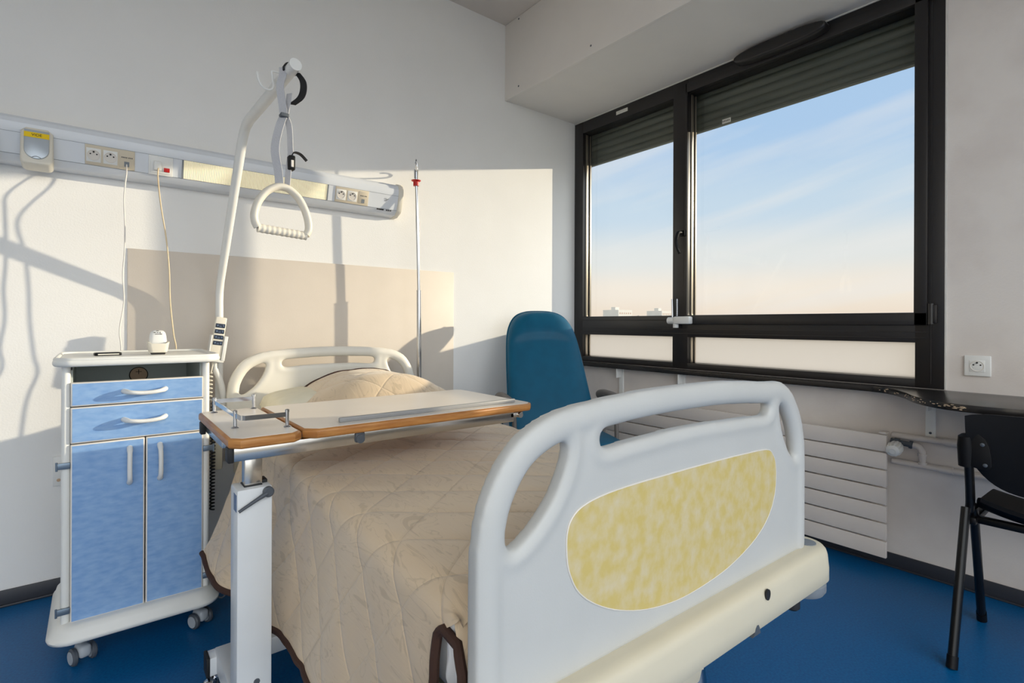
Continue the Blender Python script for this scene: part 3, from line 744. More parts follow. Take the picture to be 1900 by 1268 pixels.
merge(b, t_, BW @ Matrix.Translation((.212,-.041,.500)) @ Matrix.Scale(1.3,4,(0,0,1))); obj('bolt_hole', b, 'rubber', bp_)
b = BM(); add_prism(b, [(.150,.434), (.158,.437), (.163,.448), (.168,.453), (.174,.452), (.178,.445), (.181,.434)], 'y', -.0406, -.030, 0, 2, BW); obj('latch_notch', b, 'dgrey', bp_)
b = BM(); add_box(b, -.40, .40, .06, 1.90, .40, .455, .01, 2, BW); add_box(b, -.25, .25, .35, 1.6, .24, .40, .01, 2, BW); add_box(b, -.42, -.36, .06, 1.93, .36, .44, .006, 2, BW); add_box(b, .36, .42, .06, 1.93, .36, .44, .006, 2, BW)
add_box(b, -.32, .32, .17, .23, .17, .24, .006, 2, BW); add_box(b, -.36, .36, 1.72, 1.78, .17, .24, .006, 2, BW); add_box(b, -.32, -.26, .2, 1.75, .19, .24, .006, 2, BW); add_box(b, .26, .32, .2, 1.75, .19, .24, .006, 2, BW)
add_box(b, -.44, .44, 1.90, 1.96, .40, .52, .01, 2, BW)
obj('bed_frame', b, 'cream', bed)
for u in (-.31, .31):
    for y in (.20, 1.75):
        A = BW @ Matrix.Translation((u,y,0)) @ Matrix.Rotation(.5,4,'Z')
        b = BM(); add_lathe(b, [(.012,.215), (.03,.20), (.034,.17), (.036,.155), (.02,.15)], 20, (0,0,0), 'z', A)
        for s in (-1, 1): add_prism(b, [(-.028,.165), (.028,.165), (.040,.08), (.028,.055), (.012,.055)], 'x', s*.026-.003, s*.026+.003, .001, 1, A)
        cc = obj('bed_castor', b, 'chrome', bed)
        b = BM(); add_lathe(b, [(.058,-.014), (.066,-.010), (.066,.010), (.058,.014)], 32, (0,.02,.066), 'x', A); w = obj('wheel', b, 'dgrey', cc)
        b = BM(); add_lathe(b, [(.04,-.016), (.04,.016)], 24, (0,.02,.066), 'x', A); obj('hub_cap', b, 'grey', w)
b = BM(); add_lathe(b, [(.012,.378), (.017,.383), (.017,.43), (.012,.436)], 20, (.43,.012,0), 'z', BW); obj('stop_buffer', b, 'rubber', bed)
# control box hung on the far left of the frame, corrugated hose beside it
b = BM(); add_box(b, .352, .388, 2.30, 2.42, .476, .62, .006); bx = obj('junction_box', b, 'cream', bed)

mt_ = thing('mattress', tuple(BW @ V((0,1.0,.455))), 'white sheeted mattress showing in the split corner of the bedspread', 'mattress', rot=ROT)
b = BM(); add_box(b, -.432, .432, .068, 1.90, .456, .618, .04, 5, BW); obj('cover', b, 'mattress', mt_)

# pillow
pw = thing('pillow', tuple(BW @ V((0,1.68,.62))), 'cream pillow at the head of the bed, its left end showing beside the bedspread', 'pillow', rot=ROT)
b = BM(); t_ = bmesh.new(); bmesh.ops.create_grid(t_, x_segments=40, y_segments=26, size=1)
top = t_.verts[:]
def pil(x, y, sg):
    ex = (1-abs(x)**3.2)*(1-abs(y)**3.0); ex = max(ex, 0)**.30
    w = .30*(1-.03*(abs(y)**2)); d = .185*(1-.05*(abs(x)**2))
    return V((x*w-.065, 1.69+y*d, .700+sg*(.078*ex)+.004*noise.noise(V((x*3,y*3,sg)))+(0 if sg > 0 else 0)))
t_.free(); t_ = bmesh.new(); NX, NY = 44, 30; gr = {}
for sg in (1, -1):
    for i in range(NX+1):
        for j in range(NY+1):
            x = -1+2*i/NX; y = -1+2*j/NY
            if sg < 0 and (i in (0,NX) or j in (0,NY)): gr[sg,i,j] = gr[1,i,j]
            else: gr[sg,i,j] = t_.verts.new(pil(x, y, sg))
    for i in range(NX):
        for j in range(NY):
            q = (gr[sg,i,j], gr[sg,i+1,j], gr[sg,i+1,j+1], gr[sg,i,j+1]); t_.faces.new(q if sg > 0 else q[::-1])
merge(b, t_, BW); obj('case', b, 'pillow', pw, angle=70)

# bedspread ------------------------------------------------------------
sp = thing('bedspread', tuple(BW @ V((0,1.0,.64))), 'quilted beige satin bedspread with brown binding hanging over the bed', 'bedspread', rot=ROT)
HW = .442
def sst(a, b_, x):
    t = max(0, min(1, (x-a)/(b_-a))); return t*t*(3-2*t)
def ztop(u, y):
    z = .640+.010*math.cos(u/HW*PI/2)
    hump = math.exp(-(abs(u-.05)/.335)**2.6)*.172+.02
    z += hump*sst(1.20, 1.50, y)*(1-.25*sst(1.72,1.95,y))
    return z
def cross(sv, y):
    """arc position sv (0 = bed centre, negative to the left) -> u, z"""
    sd = -1 if sv < 0 else 1; a = abs(sv); R = .055; flat = HW-R+.012
    if a <= flat:
        return sv, ztop(sv, y)
    e = a-flat; q = R*PI/2; zt = ztop(sd*flat, y)
    if e <= q:
        th = e/R; return sd*(flat+R*math.sin(th)), zt-R*(1-math.cos(th))
    d = e-q
    fl_ = (.12+.36*sst(.78,1.30,y)) if sd < 0 else .12
    fold = (.004*math.sin(y*13+1.0)+.002*math.sin(y*27))*min(1, d/.2)*(1 if sd < 0 else .6)
    fold += -.035*math.exp(-((y-1.08)/.05)**2)*sst(.0,.18,d)*(1 if sd < 0 else 0)
    return sd*(flat+R+fl_*d+.02*d*d+fold), zt-R-d*math.sqrt(max(.2,1-fl_*fl_))
def quilt(a, b_):
    sp_ = .165; h = 0
    for q in ((a*.94+b_*.80)/sp_, (a*.94-b_*.80)/sp_):
        f = abs(q-round(q))*sp_; h -= .0022*math.exp(-(f/.02)**2)
    return h
bm = BM(); uvl = bm.loops.layers.uv.new('UVMap')
SL, SR, DS = -.835, .78, .0075
ns = int((SR-SL)/DS); ny = 240; gr = {}; ab = {}
for i in range(ns+1):
    sv = SL+(SR-SL)*i/ns
    skirt = max(0, abs(sv)-.45)
    y0 = .082+(.050*sst(0,.05,skirt)-.012*sst(.05,.35,skirt) if sv < 0 else .05*sst(0,.05,skirt))
    if sv < 0: y1 = 1.76-.38*sst(.18,.80,-sv)
    else: y1 = 1.76-.10*sst(.2,.8,sv)
    for j in range(ny+1):
        y = y0+(y1-y0)*j/ny
        u, z = cross(sv, y)
        if j < 8 and abs(sv) < .45: z -= .02*(1-j/8)**2
        e = 2e-3; u2, z2 = cross(sv+e, y); t = V((u2-u,0,z2-z)).normalized(); nn = V((-t.z,0,t.x))
        hq = quilt(y, sv)+.004*noise.noise(V((sv*4,y*4,0)))+.0016*noise.noise(V((sv*30,y*6,3)))*math.exp(-((sv+.34)/.16)**2)*sst(.35,.7,y)
        p = V((u, y, z))+nn*hq
        gr[i,j] = bm.verts.new(BW @ p); ab[gr[i,j]] = (y, sv)
for i in range(ns):
    for j in range(ny):
        f = bm.faces.new((gr[i,j], gr[i+1,j], gr[i+1,j+1], gr[i,j+1]))
        for lp in f.loops: lp[uvl].uv = ab[lp.vert]
# foot drop, hanging behind the footboard, split from the side at the corner
g2 = {}; nf = 90
for i in range(nf+1):
    u = -.425+.85*i/nf
    for j in range(31):
        d = j*.01
        R = .04
        if d < R*PI/2: th = d/R; y = .082-R*math.sin(th)*.55; z = ztop(u,.1)-.02-R*(1-math.cos(th))
        else: y = .082-R*.55+.004*math.sin(u*40); z = ztop(u,.1)-.02-R-(d-R*PI/2)
        if i < 14:
            k_ = 1-i/14; k_ = k_*k_*(3-2*k_); ue = -.442-.016*min(1,d/.07); ye = .112-.056*min(1,d/.07)
            u_ = u*(1-k_)+ue*k_; y = y*(1-k_)+ye*k_; z = min(z, z*(1-k_)+(.622-d*.95)*k_); q = V((u_, y, z))
        else: q = V((u, y, z))
        g2[i,j] = bm.verts.new(BW @ q); ab[g2[i,j]] = (.08-d, u)
for i in range(nf):
    for j in range(30):
        f = bm.faces.new((g2[i,j], g2[i+1,j], g2[i+1,j+1], g2[i,j+1]))
        for lp in f.loops: lp[uvl].uv = ab[lp.vert]
hemL = [gr[0,j].co.copy() for j in range(0,ny+1,2)]; hemR = [gr[ns,j].co.copy() for j in range(0,ny+1,2)]
headE = [gr[i,ny].co.copy() for i in range(0,ns+1,2) if abs(SL+(SR-SL)*i/ns) < .33]
kS = [i for i in range(ns+1) if SL+(SR-SL)*i/ns < -.475]
slit = [gr[i,0].co.copy() for i in kS]
slit2 = [g2[0,j].co.copy() for j in range(4,31)]
for f in bm.faces: f.smooth = True
o = obj('quilt', bm, 'spread', sp, angle=180)
def binding(pts, r=.0085):
    b = BM(); q = [p+V((noise.noise(p*30)*.002,0,noise.noise(p*30+V((5,5,5)))*.002)) for p in pts]; add_tube(b, q, r, 8); obj('binding', b, 'brown', sp, label='dark brown bound edge')
binding(hemL+[]); binding(hemR); binding(headE, .006); binding(slit+slit2, .008)
# sheet corner showing in the split
sh_ = thing('bed_sheet', tuple(BW @ V((-.40,.09,.45))), 'white crumpled sheet corner hanging in the split of the bedspread', 'sheet', rot=ROT)
b = BM(); g3 = {}
for i in range(41):
    for j in range(31):
        a = i/40; d = j/30
        ang = -1.6+1.15*a
        rr = .043+.004*math.sin(a*7+d*4)+.006*noise.noise(V((a*5+d*3,d*6,2)))+.006*abs(math.sin(d*7+a*2))
        g3[i,j] = b.verts.new(BW @ V((-.394+rr*math.sin(ang), .121-rr*math.cos(ang)*.95, .606-d*.24)))
for i in range(40):
    for j in range(30): b.faces.new((g3[i,j], g3[i+1,j], g3[i+1,j+1], g3[i,j+1]))
obj('fold', b, 'mattress', sh_, angle=180)

# ------------------------------------------------------------------ lifting pole + grab handle
lp = thing('lifting_pole', (.419,2.573,.42), 'bent white lifting pole rising behind the headboard and reaching over the bed', 'pole')
pts = [(.419,2.573,.42), (.419,2.573,1.0), (.419,2.573,1.15), (.419,2.567,1.19), (.4195,2.55,1.23), (.438,2.27,1.70), (.442,2.225,1.772), (.446,2.175,1.808), (.452,2.10,1.818), (.481,1.688,1.852)]
pp_ = [V(p) for p in pts[:3]]+smooth_path(pts[2:5], 5)[1:]+[V(pts[5])]+smooth_path(pts[5:9], 6)[1:]+[V(pts[9])]
rr = [.0155 if p.z < 1.3 else (.0175 if p.z < 1.8 else .0185) for p in pp_]
b = BM(); add_tube(b, pp_, rr, 20); obj('tube', b, 'white', lp)
dirn = (V(pts[9])-V(pts[8])).normalized()
b = BM(); add_cyl(b, V(pts[9])-dirn*.004, V(pts[9])+dirn*.003, .0192); obj('end_cap', b, 'white', lp)
hk = V((.473,1.80,1.846))
b = BM(); add_tube(b, smooth_path([hk+V((0,0,.015)), hk+V((-.03,.0,.016)), hk+V((-.032,0,.0)), hk+V((-.028,0,-.03)), hk+V((-.038,0,-.046)), hk+V((-.058,0,-.044)), hk+V((-.072,0,-.025)), hk+V((-.076,0,.0))], 6), .0036, 8); obj('hook', b, 'white', lp)
gh = thing('grab_handle', (.467,1.735,1.83), 'off-white triangular grab handle hanging on a grey strap from the lifting pole', 'handle')
sc = V((.477,1.735,1.850))
def ribbon(bm_, pts, w, wdir, th=.0012):
    pts = [V(p) for p in pts]; wd = V(wdir).normalized()
    rows = []
    for i, p in enumerate(pts):
        d = (pts[min(i+1,len(pts)-1)]-pts[max(i-1,0)]).normalized(); nrm = d.cross(wd).normalized()
        ww = w[i] if isinstance(w, list) else w
        rows.append([bm_.verts.new(p+wd*ww/2*a+nrm*th*c) for a, c in ((-1,-1), (1,-1), (1,1), (-1,1))])
    for a, c in zip(rows, rows[1:]):
        for j in range(4): bm_.faces.new((a[j], a[(j+1) % 4], c[(j+1) % 4], c[j]))
    bm_.faces.new(rows[0][::-1]); bm_.faces.new(rows[-1])
cam_right = V((.78,-.62,0))
axis = V((0,1,0)); loop = []
for i in range(15):
    a = math.radians(-20+220*i/14); loop.append(sc+V((math.cos(a)*-.0205,0,math.sin(a)*.0205)))
kn = V((.462,1.742,1.705))
b = BM(); ribbon(b, smooth_path([sc+V((-.0205,0,.004)), sc+V((-.0205,0,-.02)), kn+V((-.012,0,.09)), kn+V((-.004,0,.03)), kn], 5), .024, (.78,-.62,0))
ribbon(b, smooth_path([kn+V((.006,0,0)), kn+V((.012,0,.04)), kn+V((.016,0,.075))], 5), .020, (.5,-.85,0))
low = V((.462,1.742,1.475))
ribbon(b, smooth_path([kn+V((.0,0,.002)), kn+V((-.014,0,-.04)), kn+V((-.026,0,-.11)), low+V((-.016,0,.05)), low+V((-.012,0,0))], 6), .026, (.80,-.60,0))
ribbon(b, smooth_path([kn+V((.004,0,.002)), kn+V((.016,0,-.03)), kn+V((.020,0,-.10)), low+V((.020,0,.11)), low+V((.016,0,.08)), low+V((.010,0,0))], 6), .020, (.62,-.78,0))
obj('strap', b, 'webbing', gh)
b = BM(); ribbon(b, loop, .024, axis, .0016); ribbon(b, smooth_path([sc+V((.018,-.01,-.004)), sc+V((.034,-.02,-.03)), sc+V((.036,-.02,-.06)), sc+V((.028,-.015,-.085)), sc+V((.008,0,-.105))], 6), .024, (.55,-.80,-.25), .0018)
obj('black_loop', b, 'blackweb', gh)
b = BM(); add_box(b, kn.x-.012, kn.x+.012, kn.y-.014, kn.y+.014, kn.z-.006, kn.z+.006, .002); obj('loop_ring', b, 'dgrey', gh)
bk = low+V((.022,0,.085))
b = BM(); add_box(b, bk.x-.010, bk.x+.010, bk.y-.015, bk.y+.013, bk.z-.024, bk.z+.022, .004); ribbon(b, smooth_path([bk+V((0,0,.022)), bk+V((.008,-.004,.034)), bk+V((.026,-.01,.03)), bk+V((.045,-.012,.012))], 5), .018, axis)
bkl = obj('buckle', b, 'black', gh)
b = BM(); add_box(b, bk.x-.004, bk.x+.004, bk.y-.0165, bk.y-.014, bk.z-.016, bk.z+.006, .001); obj('buckle_slot', b, 'edge', bkl)
# triangle: corners in a plane turned a little from the camera
hc = V((.460,1.742,1.392)); hx = V((1,.02,-.05)).normalized()
def HP(u, w): return hc+hx*u*1.12+V((0,0,w))
arch = [(-.066,-.052), (-.073,-.035), (-.074,-.01), (-.064,.028), (-.044,.062), (-.020,.082), (.0,.087), (.020,.082), (.044,.060), (.062,.024), (.071,-.012), (.071,-.037), (.064,-.054)]
b = BM(); t_ = bmesh.new(); path = smooth_path([HP(u, w) for u, w in arch], 5)
add_tube(t_, path, .0115, 14)
for v in t_.verts: v.co.y = hc.y+(v.co.y-hc.y)*1.5
merge(b, t_)
for k in range(2): pass
obj('loop', b, 'offwhite', gh)
b = BM(); g0, g1 = HP(-.066,-.054), HP(.065,-.056); nq = 60
add_tube(b, [g0.lerp(g1, i/nq) for i in range(nq+1)], [.0132+.0008*math.cos(2*PI*i/6) for i in range(nq+1)], 14); obj('ribbed_grip', b, 'offwhite', gh)

# hand control on its holder at the pole foot
ho = thing('hand_control_holder', (.40,2.50,.90), 'white bracket holding the bed hand control beside the lifting pole', 'holder', rot=0)
A = Matrix.Translation((.403,2.505,.975)) @ Matrix.Rotation(.14,4,'Y')
b = BM(); add_box(b, -.030, -.024, -.02, .025, -.085, .02, .002, 2, A); add_box(b, .020, .034, -.02, .025, -.085, .02, .002, 2, A); add_box(b, -.030, .034, .018, .03, -.085, .02, .003, 2, A); add_box(b, -.026, .032, -.018, .028, -.092, -.080, .003, 2, A); add_box(b, -.008, .02, .028, .058, -.06, .0, .003, 2, A)
obj('bracket', b, 'white', ho)
hcn = thing('hand_control', (.40,2.49,.89), 'off-white bed hand control with four dark blue buttons', 'remote control')
b = BM(); add_box(b, -.0235, .0195, -.016, .016, -.079, .098, .005, 3, A); bd = obj('body', b, 'offwhite', hcn)
for k in range(4):
    b = BM(); z = .062-k*.0245; add_box(b, -.020, .016, -.0185, -.0155, z-.0085, z+.0085, .0012, 2, A); kb = obj('button', b, 'keypad', hcn)
    b = BM(); add_box(b, -.014, -.010, -.0192, -.0184, z-.003, z+.003, 0, 2, A); add_box(b, -.006, .003, -.0192, -.0184, z-.004, z-.002, 0, 2, A); add_box(b, .008, .011, -.0192, -.0184, z-.003, z+.004, 0, 2, A); obj('button_mark', b, 'keymark', kb)
b = BM()
for k in range(3): add_box(b, -.006+k*.006, -.0025+k*.006, -.0168, -.0158, -.066, -.058, 0, 2, A)
obj('printed_mark', b, 'greyink', hcn)
top_ = A @ V((-.005,0,-.079)); cpts = [top_, top_+V((-.004,0,-.03)), top_+V((-.010,0,-.06))]
cpts = smooth_path(cpts, 5); base = cpts[-1]
for i in range(150):
    t = i/149; a = 2*PI*7.0*t; cpts.append(V((base.x-.004+.010*math.cos(a)-.002*t, base.y+.010*math.sin(a), base.z-.115*t)))
b = BM(); add_tube(b, cpts, .0028, 8); obj('coiled_cord', b, 'offwhite', hcn)
b = BM(); add_tube(b, smooth_path([A @ V((.004,.01,-.08)), A @ V((.010,.02,-.12)), (.415,2.52,.80), (.43,2.53,.72), (.44,2.54,.6)], 6), [.008]*7+[.012]*7+[.013]*11, 12); obj('holder_arm', b, 'white', ho)
hose = []
for i in range(300):
    t = i/299; a = 2*PI*32*t; hose.append(V((.352+.007*math.cos(a), 2.28+.007*math.sin(a)+.02*t, .745-.42*t)))
b = BM(); add_tube(b, hose, .0032, 6); tag(obj('coiled_lead', b, 'hose'), 'dark coiled lead hanging between the cabinet and the bed', 'cable')

# IV pole
iv = thing('drip_pole', (1.362,2.526,.45), 'slim chrome drip pole with a red collar at the right of the headboard', 'drip pole')
b0, bt, tp = V((1.372,2.526,.45)), V((1.366,2.526,1.226)), V((1.343,2.526,1.93))
b = BM(); add_cyl(b, b0, bt, .0125); add_cyl(b, bt-V((0,0,.002)), bt+V((0,0,.003)), .0135); obj('lower_tube', b, 'chrome', iv)
c0 = bt.lerp(tp, .84)
b = BM(); add_cyl(b, bt, c0+V((0,0,.05)), .0085); obj('upper_tube', b, 'chrome', iv)
b = BM(); add_lathe(b, [(.010,-.026), (.015,-.026), (.015,-.004), (.024,0), (.026,.004), (.012,.006)], 24, tuple(c0)); obj('collar', b, 'red', iv)
hd = c0+V((0,0,.05))
b = BM(); add_cyl(b, hd-V((0,0,.035)), hd+V((0,0,.012)), .011); dv = V((.47,.88,0))
for s in (-1, 1):
    b2 = [hd+V((0,0,.0)), hd+dv*s*.03+V((0,0,.003)), hd+dv*s*.075+V((0,0,.006)), hd+dv*s*.10+V((0,0,.012)), hd+dv*s*.108+V((0,0,.025)), hd+dv*s*.098+V((0,0,.036)), hd+dv*s*.085+V((0,0,.034))]
    add_tube(b, smooth_path(b2, 5), .004, 8)
add_tube(b, smooth_path([hd+V((.004,0,.0)), hd+V((.006,0,.03)), hd+V((.002,0,.052)), hd+V((-.006,0,.045))], 5), .0035, 8)
obj('hook_head', b, 'chrome', iv)

# ------------------------------------------------------------------ overbed table
ot = thing('overbed_table', (.29,1.39,0), 'overbed table with a pale wood-edged top reaching across the bed', 'table')
def slab(name, poly, par, ch=.02):
    b = BM(); add_prism(b, poly, 'z', .755, .7795, .007, 3); e = obj(name, b, 'wood', par)
    cx = sum(p[0] for p in poly)/len(poly); cy = sum(p[1] for p in poly)/len(poly)
    w = max(p[0] for p in poly)-min(p[0] for p in poly); d = max(p[1] for p in poly)-min(p[1] for p in poly)
    q = [(cx+(x-cx)*(1-.013/w), cy+(y-cy)*(1-.013/d)) for x, y in poly]
    b = BM(); add_prism(b, q, 'z', .7785, .7802); obj('laminate', b, 'laminate', e, label='pale laminate surface'); return e
def cham(x0, x1, y0, y1, c): return [(x0+c[0],y0), (x1-c[1],y0), (x1,y0+c[1]), (x1,y1-c[2]), (x1-c[2],y1), (x0+c[3],y1), (x0,y1-c[3]), (x0,y0+c[0])]
small = slab('side_shelf', cham(.240,.404,1.335,1.815,(.022,.02,.02,.012)), ot)
main = slab('tabletop', cham(.412,1.172,1.345,1.815,(.028,.02,.02,.012)), ot)
b = BM(); add_box(b, .515, 1.125, 1.392, 1.404, .780, .793, .003); obj('paper_ledge', b, 'lip', main, label='grey ledge strip')
b = BM(); add_box(b, .252, 1.095, 1.362, 1.392, .722, .755, .002); add_box(b, .252, .295, 1.50, 1.78, .728, .755, .002); add_box(b, .252, 1.0, 1.765, 1.79, .728, .755, .002) ; obj('support_beam', b, 'satin', ot)
for y0_, y1_ in ((1.360,1.394), (1.763,1.792)):
    b = BM(); add_box(b, .240, .254, y0_, y1_, .720, .756, .003); obj('beam_end', b, 'rubber', ot)
b = BM(); add_box(b, .545, .572, 1.355, 1.40, .728, .755, .004); add_cyl(b, (.558,1.352,.738), (.558,1.40,.738), .012); obj('tilt_knob', b, 'dgrey', ot)
b = BM(); add_box(b, 1.08, 1.135, 1.362, 1.392, .735, .752, .003); add_cyl(b, (1.12,1.355,.742), (1.12,1.40,.742), .009); obj('end_clip', b, 'satin', ot)
b = BM(); add_box(b, .282, .321, 1.388, 1.424, .60, .728, .002); obj('inner_column', b, 'satin', ot)
b = BM(); add_box(b, .261, .339, 1.365, 1.440, .11, .652, .004); col_ = obj('column', b, 'tablewhite', ot)
b = BM(); add_box(b, .280, .3205, 1.384, 1.428, .648, .655, .001); add_box(b, .320, .336, 1.40, 1.435, .650, .660, .002); obj('column_collar', b, 'rubber', col_)
b = BM(); add_lathe(b, [(.011,0), (.0125,.003), (.0125,.012), (.009,.015)], 24, (0,0,0), 'z', face_frame((.328,1.365,.640), (1,0,0), (0,0,1)))
d_ = V((.262,1.352,.606))-V((.328,1.352,.640))
add_tube(b, [(.324,1.353,.638), (.30,1.352,.6265), (.262,1.352,.606)], [.006,.0045,.0035], 10); obj('height_lever', b, 'dgrey', col_)
b = BM(); add_box(b, .2600, .2612, 1.370, 1.400, .60, .640); obj('side_sticker', b, 'keymark', col_)
b = BM(); add_lathe(b, [(.007,0), (.007,.002)], 16, (0,0,0), 'z', face_frame((.305,1.3648,.185), (1,0,0), (0,0,1))); obj('fixing_hole', b, 'dgrey', col_)
b = BM()
add_box(b, .268, .330, 1.03, 1.70, .06, .118, .004)
add_box(b, .250, 1.0, 1.665, 1.715, .057, .108, .004); add_box(b, .250, 1.0, 1.02, 1.07, .057, .108, .004)
obj('base_frame', b, 'tablewhite', ot)
for y in (1.69, 1.045):
    b = BM(); add_box(b, .243, .252, y-.026, y+.026, .055, .110, .002); obj('foot_cap', b, 'rubber', ot)
for x in (.275, .96):
    for y in (1.69, 1.045):
        b = BM(); add_lathe(b, [(.008,.058), (.020,.052), (.020,.046), (.006,.044)], 16, (x,y,0)); t_ = bmesh.new(); bmesh.ops.create_uvsphere(t_, u_segments=24, v_segments=14, radius=.0235)
        merge(b, t_, Matrix.Translation((x-.02,y-.012,.0245))); obj('ball_castor', b, 'chrome', ot)
# gallery rail on the side shelf
ga = [(.384,1.790), (.268,1.778), (.268,1.490), (.388,1.430)]
ga = [(.388,1.79), (.277,1.775), (.279,1.488), (.389,1.425)]
for x, y in ga:
    b = BM(); add_cyl(b, (x,y,.780), (x,y,.820), .0045, 14); add_lathe(b, [(.010,.780), (.009,.782), (.005,.784)], 16, (x,y,0)); add_lathe(b, [(.0055,.818), (.0055,.824), (.003,.826)], 14, (x,y,0)); obj('gallery_post', b, 'chrome', small)
gp = [V((.388,1.79,.812)), V((.285,1.79,.812)), V((.277,1.782,.812)), V((.277,1.775,.812)), V((.279,1.49,.812)), V((.281,1.44,.812)), V((.290,1.428,.812)), V((.389,1.425,.812))]
b = BM(); ribbon(b, gp, .012, (0,0,1), .0012); obj('gallery_rail', b, 'chrome', small)

# ------------------------------------------------------------------ blue armchair
ac = thing('armchair', (1.99,2.075,0), 'blue vinyl high-backed armchair in the corner by the window', 'armchair', rot=math.radians(-24.8))
AM = Matrix.Translation((1.99,2.075,0)) @ Matrix.Rotation(math.radians(-24.8),4,'Z')   # local: x right, y to the back
def loft(bm_, rings):
    prev = None
    for ring in rings:
        vs = [bm_.verts.new(p) for p in ring]
        if prev:
            for j in range(len(vs)): bm_.faces.new((prev[j], prev[(j+1) % len(vs)], vs[(j+1) % len(vs)], vs[j]))
        else: bm_.faces.new(vs[::-1])
        prev = vs
    bm_.faces.new(prev)
t_ = bmesh.new(); rings = []
prof_ = [(.40,.235,.05), (.42,.248,.06), (.50,.252,.062), (.60,.250,.062), (.66,.246,.060), (.72,.242,.058), (.78,.238,.057), (.84,.233,.056), (.88,.229,.055), (.91,.226,.055), (.94,.222,.055), (.96,.219,.055), (.98,.215,.055), (1.0,.210,.055), (1.03,.199,.055), (1.06,.183,.053), (1.085,.163,.048), (1.105,.136,.040), (1.118,.10,.029), (1.126,.05,.014)]
for z, w, th in prof_:
    yb = .10+(z-.45)*.47; ring = []
    for i in range(56):
        a = 2*PI*i/56; ca, sa = math.cos(a), math.sin(a)
        x = w*(abs(ca)**.55)*(1 if ca > 0 else -1); y = th*(abs(sa)**.6)*(1 if sa > 0 else -1)
        if sa < 0:
            q = x/w; zc = .985-.045*q*q
            y -= (.020*sst(zc-.028, zc+.028, z))*(1-q**4)-.008*(1-q*q)
        ring.append((x, yb+y, z))
    rings.append(ring)
loft(t_, rings); b = BM(); merge(b, t_, AM)
ab_ = obj('backrest', b, 'vinyl', ac, angle=180)
ab_m = ab_.modifiers.new('sub', 'SUBSURF'); ab_m.levels = 1; ab_m.render_levels = 2
b = BM(); pts_ = []
for z, w, th in prof_[1:]: pts_.append((w*1.003, .10+(z-.45)*.47, z))
add_tube(b, smooth_path([AM @ V(p) for p in pts_]+[AM @ V((-p[0],p[1],p[2])) for p in pts_[::-1]], 4), .0045, 8); obj('piping', b, 'vinyl', ab_)
b = BM(); add_box(b, -.24, .24, -.38, .11, .33, .47, .035, 4, AM); obj('seat', b, 'vinyl', ac)
for s in (-1, 1):
    b = BM(); q = [AM @ V((s*.305,y,z)) for y, z in ((.16,.635), (.10,.645), (-.02,.645), (-.14,.635), (-.20,.62), (-.22,.595))]
    t_ = bmesh.new(); add_tube(t_, smooth_path(q, 5), .026, 14); merge(b, t_); obj('armrest', b, 'armgrey', ac)
    b = BM(); add_tube(b, [AM @ V(p) for p in ((s*.285,-.10,.62), (s*.28,-.14,.32), (s*.28,-.18,0))], .012, 14); obj('front_leg', b, 'armgrey', ac)
    b = BM(); add_tube(b, [AM @ V(p) for p in ((s*.305,.12,.66), (s*.30,.14,.32), (s*.30,.16,0))], .015, 14); obj('rear_leg', b, 'satin', ac)
b = BM(); add_box(b, -.30, .30, -.36, .12, .29, .33, .01, 2, AM); obj('seat_frame', b, 'satin', ac)

# ------------------------------------------------------------------ black visitor chair
bc = thing('stacking_chair', (2.26,.16,0), 'black plastic stacking chair tucked at the desk on the right, seen from behind', 'chair')
def ell_tube(bm_, pts, ra, rb, n=16):
    t = bmesh.new(); pts = [V(p) for p in pts]; prev = None
    for i, p in enumerate(pts):
        d = (pts[min(i+1,len(pts)-1)]-pts[max(i-1,0)]).normalized(); sd = V((0,1,0)); nn = d.cross(sd).normalized()
        ring = [t.verts.new(p+nn*ra*math.cos(2*PI*j/n)+sd*rb*math.sin(2*PI*j/n)) for j in range(n)]
        if prev:
            for j in range(n): t.faces.new((prev[j], prev[(j+1) % n], ring[(j+1) % n], ring[j]))
        else: t.faces.new(ring[::-1])
        prev = ring
    t.faces.new(prev); merge(bm_, t)
for sy, yy in ((1,.408), (-1,-.072)):
    for nm, P0, P1 in (('rear_leg', (2.225,yy,.455), (2.052,yy,.0)), ('front_leg', (2.265,yy-.012*sy,.455), (2.472,yy,.0))):
        P0, P1 = V(P0), V(P1); b = BM(); ell_tube(b, [P0, P0.lerp(P1,.5), P0.lerp(P1,.93)], .0185, .0125); lg = obj(nm, b, 'blackmetal', bc)
        b = BM(); ell_tube(b, [P0.lerp(P1,.925), P0.lerp(P1,.93), P0.lerp(P1,.995), P1], .0205, .0145); obj('foot_cap', b, 'black', lg)
    b = BM(); ell_tube(b, smooth_path([(2.25,yy-.004*sy,.440), (2.243,yy-.008*sy,.48), (2.225,yy-.008*sy,.58), (2.212,yy-.006*sy,.66), (2.206,yy-.004*sy,.685)], 4), .0175, .0125); obj('back_upright', b, 'blackmetal', bc)
    b = BM(); add_tube(b, [(2.214,yy-.004*sy,.595), (2.208,yy-.002*sy,.66), (2.204,yy-.001*sy,.692), (2.203,yy,.700)], [.022,.022,.018,.008], 14)
    wing = [(yy-sy*q[0], q[1]) for q in ((.0,.600), (.0,.700), (.015,.708), (.035,.705), (.052,.690), (.062,.665), (.067,.63), (.068,.605), (.060,.592), (.03,.594))]
    add_prism(b, wing, 'x', 2.196, 2.206, .003, 2)
    cl = obj('back_bracket', b, 'black', bc)
    b = BM()
    for q, z in ((.045,.672), (.052,.608)): add_lathe(b, [(.006,0), (.006,.002), (.003,.004)], 12, (0,0,0), 'z', face_frame((2.196,yy-sy*q,z), (0,1,0), (0,0,1)) @ Matrix.Rotation(PI,4,'Y') if False else face_frame((2.1955,yy-sy*q,z), (0,-1,0), (0,0,1)))
    obj('bolt', b, 'dgrey', cl)
